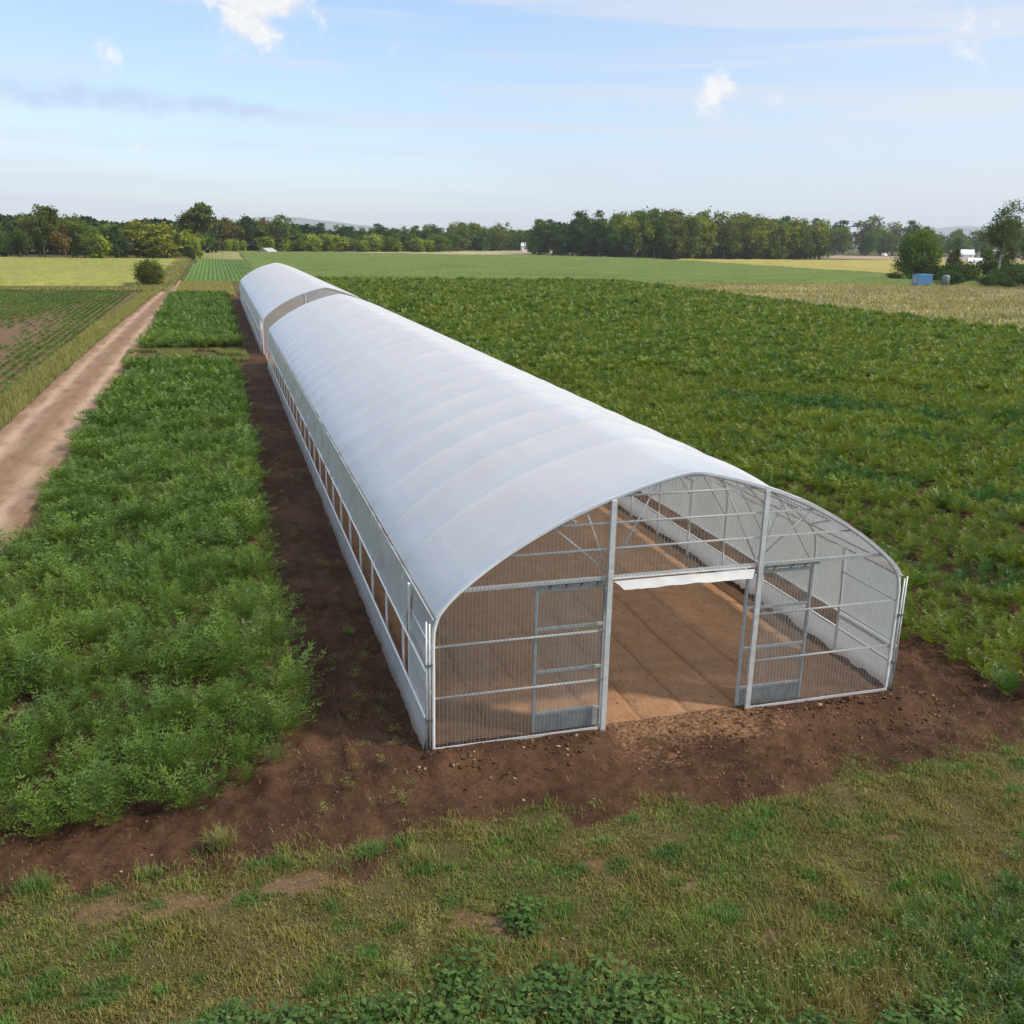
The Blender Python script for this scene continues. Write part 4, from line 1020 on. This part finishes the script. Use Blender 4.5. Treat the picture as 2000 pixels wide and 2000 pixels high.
def shed(name, x, y, rz, w, d, h, rh, label, cat, wall='wall_white', roof='roof_pale', wins=3):
    o = empty(name, (x, y, 0), rz); tag(o, label, cat)
    MB().add([(-w/2, -d/2, 0), (w/2, -d/2, 0), (w/2, d/2, 0), (-w/2, d/2, 0), (-w/2, -d/2, h), (w/2, -d/2, h), (w/2, d/2, h), (-w/2, d/2, h), (-w/2, 0, h + rh), (w/2, 0, h + rh)],
             [(0, 1, 5, 4), (1, 2, 6, 9, 5), (2, 3, 7, 6), (3, 0, 4, 8, 7), (3, 2, 1, 0)]).build('wall', M[wall], o)
    e = .35; k = rh / (d / 2)
    r = MB()
    for s in (-1, 1): r.add([(-w/2 - e, s * (d/2 + e), h - e * k + .04), (w/2 + e, s * (d/2 + e), h - e * k + .04), (w/2 + e, 0, h + rh + .04), (-w/2 - e, 0, h + rh + .04),
                             (-w/2 - e, s * (d/2 + e), h - e * k + .2), (w/2 + e, s * (d/2 + e), h - e * k + .2), (w/2 + e, 0, h + rh + .2), (-w/2 - e, 0, h + rh + .2)],
                            [(0, 1, 2, 3), (4, 7, 6, 5), (0, 4, 5, 1), (0, 3, 7, 4), (1, 5, 6, 2)])
    r.build('roof', M[roof], o)
    for q in range(wins):
        xx = -w/2 + w * (q + .5) / wins; MB().box(xx - .5, xx + .5, -d/2 - .03, -d/2 + .02, h * .4, h * .75).build('window', M['glass_dark'], o)
    MB().box(w * .30, w * .30 + 1.2, -d/2 - .04, -d/2 + .02, 0, min(2.2, h * .8)).build('door', M['wall_beige'], o)
    return o
shed('shed', 18.5, 404, .9, 6.0, 4.6, .7, 1.2, 'small low pale roofed shed before the bright low trees', 'shed', 'wall_beige', 'roof_grey', wins=1)
shed('house', 183, 560, -.2, 13, 8, 3.4, 1.8, 'white house between the middle wood and the dense grove', 'house')
shed('shed', 455, 640, .1, 5, 4, 6.5, 1.2, 'small beige shed at the right end of the dense grove', 'shed', 'wall_beige', 'wall_beige', 1)
shed('farm_building', 523, 630, -.35, 15, 8, 3.0, 2.8, 'white farm building just left of the lone tree crown', 'farm building')
shed('farm_building', 540, 606, -.45, 17, 8, 3.0, 3.4, 'big white roofed farm building right of the lone tree', 'farm building')
shed('house', 476, 505, -.3, 15, 9, 5.0, 3.2, 'grey green roofed house in the trees at the far right', 'house', 'wall_beige', 'roof_green')
def van(x, y, rz, label):
    o = empty('parked_van', (x, y, 0), rz); tag(o, label, 'van')
    prof = [(-2.6, .45), (2.5, .45), (2.6, .9), (2.3, 1.25), (1.5, 1.4), (.9, 2.15), (-2.5, 2.2), (-2.65, 1.4)]
    v = [(a, -1.0, z) for a, z in prof] + [(a, 1.0, z) for a, z in prof]; n = len(prof)
    MB().add(v, [tuple(range(n)), tuple(range(2 * n - 1, n - 1, -1))] + [(i, i + n, (i + 1) % n + n, (i + 1) % n) for i in range(n)]).build('body', M['wall_white'], o, bevel=.08)
    for a in (-1.7, 1.6):
        for s in (-1, 1): MB().tube([(a, s * .98 - .1, .38), (a, s * .98 + .1, .38)], .38, 14).build('wheel', M['tyre'], o)
    for s in (-1, 1): MB().box(.1, 1.05, s * 1.005 - .01, s * 1.005 + .01, 1.4, 2.0).build('window', M['glass_dark'], o)
    MB().add([(1.52, -.85, 1.42), (1.52, .85, 1.42), (.95, .8, 2.1), (.95, -.8, 2.1)], [(0, 1, 2, 3)]).build('windscreen', M['glass_dark'], o)
    o.scale = (1.2, 1.2, 1.2)
van(484, 622, .6, 'white van parked before the far right tree line')
def hoop_shed():
    o = empty('hoop_shed', (368, 398, 0), -.5); tag(o, 'small white rounded hoop shed at the far right bushes', 'hoop shed')
    a = np.linspace(0, math.pi, 13)
    G = [[(x, -3.2 * math.cos(t), 3.2 * math.sin(t)) for t in a] for x in np.linspace(-4.5, 4.5, 9)]
    MB().grid(G).build('cover', M['wall_white'], o, True)
    for x in (-4.5, 4.5):
        MB().add([(x, -3.2 * math.cos(t), 3.2 * math.sin(t)) for t in a], [tuple(range(13))]).build('end_wall', M['wall_white'], o)
    MB().box(-4.56, -4.5, -1, 1, 0, 2.1).build('door', M['wall_beige'], o)
hoop_shed()
def blue_container():
    o = empty('blue_container', (145.4, 166, 0), math.atan2(3.4, 7.6) - .22); tag(o, 'blue box container on the dry grass under the lone tree', 'container')
    b = MB(); n = 24
    b.box(-2.2, 2.2, -.9, .9, .35, 2.45)
    for k in range(n): x = -2.1 + 4.2 * k / n; b.box(x, x + .08, -.94, -.9, .45, 2.35)
    b.build('body', M['blue'], o, bevel=.02)
    MB().box(-2.26, 2.26, -.97, .97, 2.45, 2.55).build('lid', M['blue'], o)
    for s in (-1.7, 1.7): MB().box(s - .15, s + .15, -.8, .8, -.02, .35).build('skid', M['zinc'], o)
    MB().box(-2.2, -2.24, -.5, .5, .6, 2.2).build('door', M['zinc'], o)
blue_container()
def tank():
    o = empty('storage_tank', (149.3, 163.2, 0)); tag(o, 'upright grey tank between the blue container and dark bushes', 'tank')
    MB().tube([(0, 0, .3), (0, 0, 2.2), (0, 0, 2.45), (0, 0, 2.55)], .8, 20, rad=[.8, .8, .62, .2]).build('barrel', M['grey_tank'], o, True)
    MB().tube([(0, 0, 2.53), (0, 0, 2.66)], .2, 12).build('lid', M['dark_rubber'], o)
    for k in range(3): a = k * 2.09; MB().box(math.cos(a) * .55 - .06, math.cos(a) * .55 + .06, math.sin(a) * .55 - .06, math.sin(a) * .55 + .06, -.02, .32).build('leg', M['zinc'], o)
    MB().tube([(0, -.78, .45), (0, -.98, .45)], .06, 8).build('valve', M['galv'], o)
tank()

# ------------------------------------------------------------------ the two tunnels
HALF = [(0, -.05), (0, .7), (0, 1.4), (0, 2.0), (.025, 2.25), (.13, 2.52), (.48, 2.88), (1.20, 3.40), (2.05, 3.87), (2.65, 4.13), (3.12, 4.30), (3.85, 4.52), (4.35, 4.635), (4.57, 4.66)]
def smooth_half(n=90):
    P = np.array(HALF + [(4.79, 4.635)]); P = np.vstack([[0, -.7], P]); out = []
    for i in range(1, len(P) - 2):
        p0, p1, p2, p3 = P[i - 1:i + 3]
        for s in np.linspace(0, 1, 9)[:-1]:
            out.append(.5 * ((2 * p1) + (-p0 + p2) * s + (2 * p0 - 5 * p1 + 4 * p2 - p3) * s * s + (-p0 + 3 * p1 - 3 * p2 + p3) * s ** 3))
    out.append(P[-2]); out = np.array(out)
    d = np.concatenate([[0], np.cumsum(np.linalg.norm(np.diff(out, axis=0), axis=1))]); u = np.linspace(0, d[-1], n)
    return np.stack([np.interp(u, d, out[:, 0]), np.interp(u, d, out[:, 1])], 1)
H1 = smooth_half(); ARCH = np.vstack([H1, np.stack([W - H1[::-1][1:, 0], H1[::-1][1:, 1]], 1)])
def arch_z(x):
    x = np.where(np.asarray(x) > W / 2, W - np.asarray(x), np.asarray(x)); k = H1[:, 1] > 1.9
    return np.interp(x, np.maximum.accumulate(H1[k][:, 0]) + np.arange(k.sum()) * 1e-6, H1[k][:, 1])
def arch_x(z): return float(np.interp(z, H1[:, 1], H1[:, 0]))
def hoop_pts(y, off=0., z0=None):
    A = ARCH if z0 is None else ARCH[ARCH[:, 1] >= z0]
    T = np.gradient(A, axis=0); T /= np.linalg.norm(T, axis=1)[:, None]; N = np.stack([-T[:, 1], T[:, 0]], 1)
    B = A + N * off; return np.stack([B[:, 0], np.full(len(B), y), B[:, 1]], 1)

def tunnel(L, y0, label, first):
    root = empty('high_tunnel', (0, y0, 0)); tag(root, label, 'greenhouse', 'white plastic tunnels in line')
    S1 = 2.75; nb = int(round((L - S1) / 1.95)); bows = [0.] + [S1 + (L - S1) * k / nb for k in range(nb)] + [L]
    # --- roof film, slack between the bows, taut over them
    ys = []
    for a, b in zip(bows[:-1], bows[1:]): ys += [a, a + .035, a + .08] + list(np.linspace(a, b, 10)[1:-1]) + [b - .08, b - .035]
    ys = np.array(ys + [L]); ys[0] = -.07; ys[-1] = L + .07
    base = hoop_pts(0, .040, 2.36); A = np.stack([base[:, 0], base[:, 2]], 1)
    T = np.gradient(A, axis=0); T /= np.linalg.norm(T, axis=1)[:, None]; N = np.stack([-T[:, 1], T[:, 0]], 1)
    m = len(A); u = np.linspace(0, 1, m)
    bi = np.array(bows); j = np.clip(np.searchsorted(bi, ys, 'right') - 1, 0, len(bi) - 2); f = np.clip((ys - bi[j]) / (bi[j + 1] - bi[j]), 0, 1)
    sag = 4 * f * (1 - f)
    Ug, Yg = np.meshgrid(u, ys)
    body = np.sin(np.clip(Ug, 0, 1) * math.pi) ** .5
    off = -.085 * (sag ** .8)[:, None] * body
    edge = np.minimum(Ug, 1 - Ug)
    wr = (fbm(Yg * 2.4 + Ug * 7, Ug * 14, 171) - .5) * .05 * np.exp(-edge / .07) + (fbm(Yg * .55 - Ug * 3.0, Ug * 9, 172) - .5) * .05 * sstep(.42, .62, Ug) * sag[:, None]
    wr += (fbm(Yg * .4 + Ug * 1.6, Ug * 5, 173) - .5) * .022 * sag[:, None]
    dy = np.min(np.abs(ys[:, None] - bi[None, :]), axis=1)
    off = off + .054 * np.exp(-(dy / .045) ** 2)[:, None] * body
    for xp in (.62, 2.45, W - 2.45, W - .62): off = off + .007 * np.exp(-((A[:, 0] - xp) / .04) ** 2)[None, :]
    off = off + wr * sstep(0, .012, edge)
    G = np.zeros((len(ys), m, 3)); G[..., 0] = A[:, 0] + N[:, 0] * off; G[..., 2] = A[:, 1] + N[:, 1] * off; G[..., 1] = ys[:, None]
    k = (np.arange(len(ys) - 1)[:, None] * m + np.arange(m - 1)).ravel()
    np_mesh('roof_film', G.reshape(-1, 3), [np.stack([k, k + 1, k + m + 1, k + m], 1)], M['film'], root, smooth=True)
    # --- bows
    hb = None
    for i, y in enumerate(bows):
        if i in (0, len(bows) - 1):
            b = MB().tube(hoop_pts(0), .032, 8); o = b.build('bow', M['tube'], root, True); o.location = (0, y, 0); continue
        if hb is None:
            b = MB().tube(hoop_pts(0), .027, 8)
            zt = 3.88; xa = arch_x(zt); b.tube([(xa, 0, zt), (W - xa, 0, zt)], .020, 6)
            for s in (-1, 1):
                c = W / 2
                b.tube([(c + s * .05, .03, zt), (c + s * 1.15, .03, float(arch_z(c + s * 1.15)) - .02)], .013, 6)
                b.tube([(c + s * 1.75, .03, zt), (c + s * 1.15, .03, float(arch_z(c + s * 1.15)) - .02)], .013, 6)
                b.tube([(c + s * 4.53, .03, 1.75), (c + s * 3.55, .03, float(arch_z(c + s * 3.55)) - .02)], .016, 6)
            hb = o = b.build('bow', M['tube'], root, True)
        else:
            o = hb.copy(); col.objects.link(o); o.parent = root
        o.location = (0, y, 0)
    # --- purlins under the film
    for x in (.62, 2.45, W / 2, W - 2.45, W - .62):
        MB().tube([(x, .02, float(arch_z(x)) - .135), (x, L - .02, float(arch_z(x)) - .135)], .022, 8).build('purlin', M['tube'], root, True)
    for s in (0, 1):                                              # wind braces in the first bay
        X = (lambda x: W - x) if s else (lambda x: x)
        b = MB()
        b.tube([(X(.3), S1 - .05, float(arch_z(.3)) - .05), (X(1.55), .25, float(arch_z(1.55)) - .06)], .016, 6)
        b.tube([(X(1.6), .25, float(arch_z(1.6)) - .06), (X(2.4), S1 - .05, float(arch_z(2.4)) - .06)], .016, 6)
        b.tube([(X(2.5), S1 - .05, float(arch_z(2.5)) - .06), (X(3.5), .25, float(arch_z(3.5)) - .06)], .016, 6)
        b.build('wind_brace', M['tube'], root, True)
    # --- eave rails, side curtains, skirts
    PE = 1.78
    for s in (0, 1):
        X = (lambda x: W - x) if s else (lambda x: x)
        sd = 171 + 40 * s
        MB().tube([(X(-.01), -.05, 2.43), (X(-.01), L + .05, 2.43)], .013, 8).build('eave_rail', M['white_strip'], root, True)
        ZR = .93 if s else 1.50
        def sheet(z0, z1, x0, x1, ya, yb, amp, nz=8, step=.12, bottom_wave=0.):
            yy = np.arange(ya, yb + step / 2, step); v = np.linspace(0, 1, nz); Yq, V = np.meshgrid(yy, v, indexing='ij')
            Zq = z0 + (z1 - z0) * V - bottom_wave * (fbm(Yq * .6, Yq * 0, sd + 3) - .3) * (1 - V)
            pl = (fbm(Yq * 3.2 + V * 1.5, V * .9, sd) - .5) * amp * 1.5 * (.35 + .65 * np.sin(V * math.pi)) + (fbm(Yq * .9, V * 1.3, sd + 1) - .5) * amp * 1.3
            return np.stack([np.vectorize(X)(x0 + (x1 - x0) * V - .02 - np.maximum(pl, -.02)), Yq, Zq], -1)
        c = MB().grid(sheet(ZR, 2.46, -.105, .035, PE, L - .6, .10)).build('side_curtain', M['curtain'], root, True)
        MB().tube([(X(-.13), -.02, ZR), (X(-.13), L - .3, ZR)], .022, 8).build('roll_pipe', M['tube'], c, True)
        k = MB().grid(sheet(-.03, .58, -.150, -.09, .0, L, .035, 6, .15, .05)).build('side_skirt', M['skirt'], root, True)
        MB().tube([(X(-.115), .0, .58), (X(-.115), L, .58)], .02, 8).build('skirt_rail', M['tube'], k, True)
        for (ya, yb) in ((-.03, PE), (L - 1.2, L + .03)):
            e = MB().grid(sheet(.56, 2.46, -.075, .035, ya, yb, .02, 8, .15)).build('end_panel', M['skirt'], root, True)
            MB().box(*sorted((X(-.085), X(-.045))), (yb if ya < 0 else ya) - .03, (yb if ya < 0 else ya) + .03, .0, 2.42).build('edge_post', M['tube'], e)
            for z in (1.05, 1.88): MB().tube([(X(-.02), ya + .05, z), (X(-.02), yb, z)], .014, 6).build('cross_rail', M['tube'], e, True)
        gp = MB()
        for dx in (-.125, -.07): gp.tube([(X(dx), -.03, -.03), (X(dx), -.03, 2.40 if dx < -.1 else 2.36)], .015, 8)
        gp = gp.build('guide_pipe', M['galv'], root, True)
        cl = MB()
        for z in (.62, 1.62): cl.box(*sorted((X(-.145), X(-.03))), -.07, .01, z - .014, z + .014)
        cl.build('clamp', M['dark_rubber'], gp)
    # --- end walls
    J1, J2, HD = 3.10, 6.03, 2.87
    for front in (1, 0):
        yw = .0 if front else L; d = 1 if front else -1
        xs = np.arange(.05, W - .05, .0077); yv = yw + .007 * np.sin(xs / .07 * 2 * math.pi)
        zb = np.where((xs > J1) & (xs < J2) & bool(front), HD + .02, .03) ; zt = arch_z(xs) - .02
        rows_ = 7; G = np.zeros((rows_, len(xs), 3))
        for r_ in range(rows_): G[r_, :, 0] = xs; G[r_, :, 1] = yv; G[r_, :, 2] = zb + (zt - zb) * r_ / (rows_ - 1)
        n_ = len(xs); keep = np.ones(n_ - 1, bool); keep[np.where(np.diff(zb) != 0)[0]] = False
        k = (np.arange(rows_ - 1)[:, None] * n_ + np.arange(n_ - 1)[None][:, keep]).ravel()
        np_mesh('end_wall_panel', G.reshape(-1, 3), [np.stack([k, k + 1, k + n_ + 1, k + n_], 1)], M['poly'] if first else M['poly_far'], root, smooth=True)
        yg = yw + .032 * d
        for z in (.96, 1.90): 
            xa = arch_x(z) + .02
            for a, b in (((xa, J1), (J2, W - xa)) if front else ((xa, W - xa),)): MB().tube([(a, yg, z), (b, yg, z)], .022, 8).build('girt', M['tube'], root, True)
        for z in (3.40, 3.86, 4.33):
            xa = arch_x(z) + .01; MB().tube([(xa, yg, z), (W - xa, yg, z)], .020, 8).build('girt', M['tube'], root, True)
        xa = arch_x(HD) + .01
        MB().box(xa, W - xa, *sorted((yw + .012 * d, yw + .07 * d)), HD - .035, HD + .035).build('header', M['tube'], root, bevel=.006)
        for x in (J1, J2):
            MB().box(x - .05, x + .05, *sorted((yw - .06 * d, yw - .012 * d)), -.12, float(arch_z(x)) - .01).build('jamb_post', M['galv'], root, bevel=.006)
        MB().box(.02, J1 if front else W - .02, *sorted((yw - .03 * d, yw - .010 * d)), .0, .055).build('base_strip', M['white_strip'], root, bevel=.004)
        if front: MB().box(J2, W - .02, yw - .03, yw - .010, .0, .055).build('base_strip', M['white_strip'], root, bevel=.004)
        b = MB()
        for x, s in ((J1, -1), (J2, 1)):
            for dx in (1.04, .45): b.tube([(x, yw + .09 * d, HD + .09), (x + s * dx, yw + .09 * d, float(arch_z(x + s * dx)) - .03)], .015, 6)
            b.tube([(x - s * .05, yw + .09 * d, HD + .09), (x - s * .85, yw + .09 * d, float(arch_z(x - s * .85)) - .03)], .015, 6)
        b.build('gable_brace', M['tube'], root, True)
        if not front: continue
        # sliding doors hung behind the wall
        for x0, x1, stile in ((1.80, 3.12, 'l'), (5.86, 7.26, 'r')):
            ya, yb = .095, .145; fr = MB()
            fr.box(x0, x0 + .055, ya, yb, .04, 2.74); fr.box(x1 - .055, x1, ya, yb, .04, 2.74)
            for z in (.385, 1.19, 2.00, 2.70): fr.box(x0 + .055, x1 - .055, ya + .004, yb - .004, z - .028, z + .028)
            dr = fr.build('sliding_door', M['galv'], root, bevel=.004)
            xs = np.arange(x0 + .05, x1 - .05, .0077); yv = .118 + .006 * np.sin(xs / .07 * 2 * math.pi)
            MB().grid([[(x, y, z) for x, y in zip(xs, yv)] for z in (.38, 2.70)]).build('glazing', M['poly'], dr, True)
            MB().box(x0 + .056, x1 - .056, ya + .012, yb - .02, .03, .355).build('kick_plate', M['zinc'], dr)
            tx0, tx1 = (1.74, J1 - .06) if stile == 'l' else (J2 + .06, 7.35)
            tk = MB().box(tx0, tx1, .085, .155, 2.765, 2.815).build('door_track', M['galv'], dr)
            rl = MB()
            for x in (x0 + .25, x0 + .55, x1 - .5, x1 - .2): rl.tube([(x, .07, 2.80), (x, .165, 2.80)], .03, 8); rl.box(x - .012, x + .012, .10, .13, 2.68, 2.80)
            rl.box(tx0, tx1, .075, .084, 2.80, 2.812)
            rl.build('roller', M['dark_rubber'], dr)
        # white plastic strip folded over the opening
        v = []; nz = 30
        for i in range(nz + 1):
            t = i / nz; xa = 3.17 + (5.93 - 3.17) * t; xb = 3.31 + (5.80 - 3.31) * t; w = (fbm(t * 9, 0, 181) - .5) * .02
            v.append([(xa, -.015, HD - .05 + w * .3), ((xa + xb) / 2, -.10, HD - .095 + w), (xb, -.17 + w, HD - .165 + w * 1.3)])
        MB().grid(v).build('weather_strip', M['white_strip'], root, True)
    return root
tunnel(49.5, 0., 'long near white film tunnel with clear front wall and open doorway', True)
tunnel(57.3, 57.4, 'far white film tunnel standing behind the near one', False)
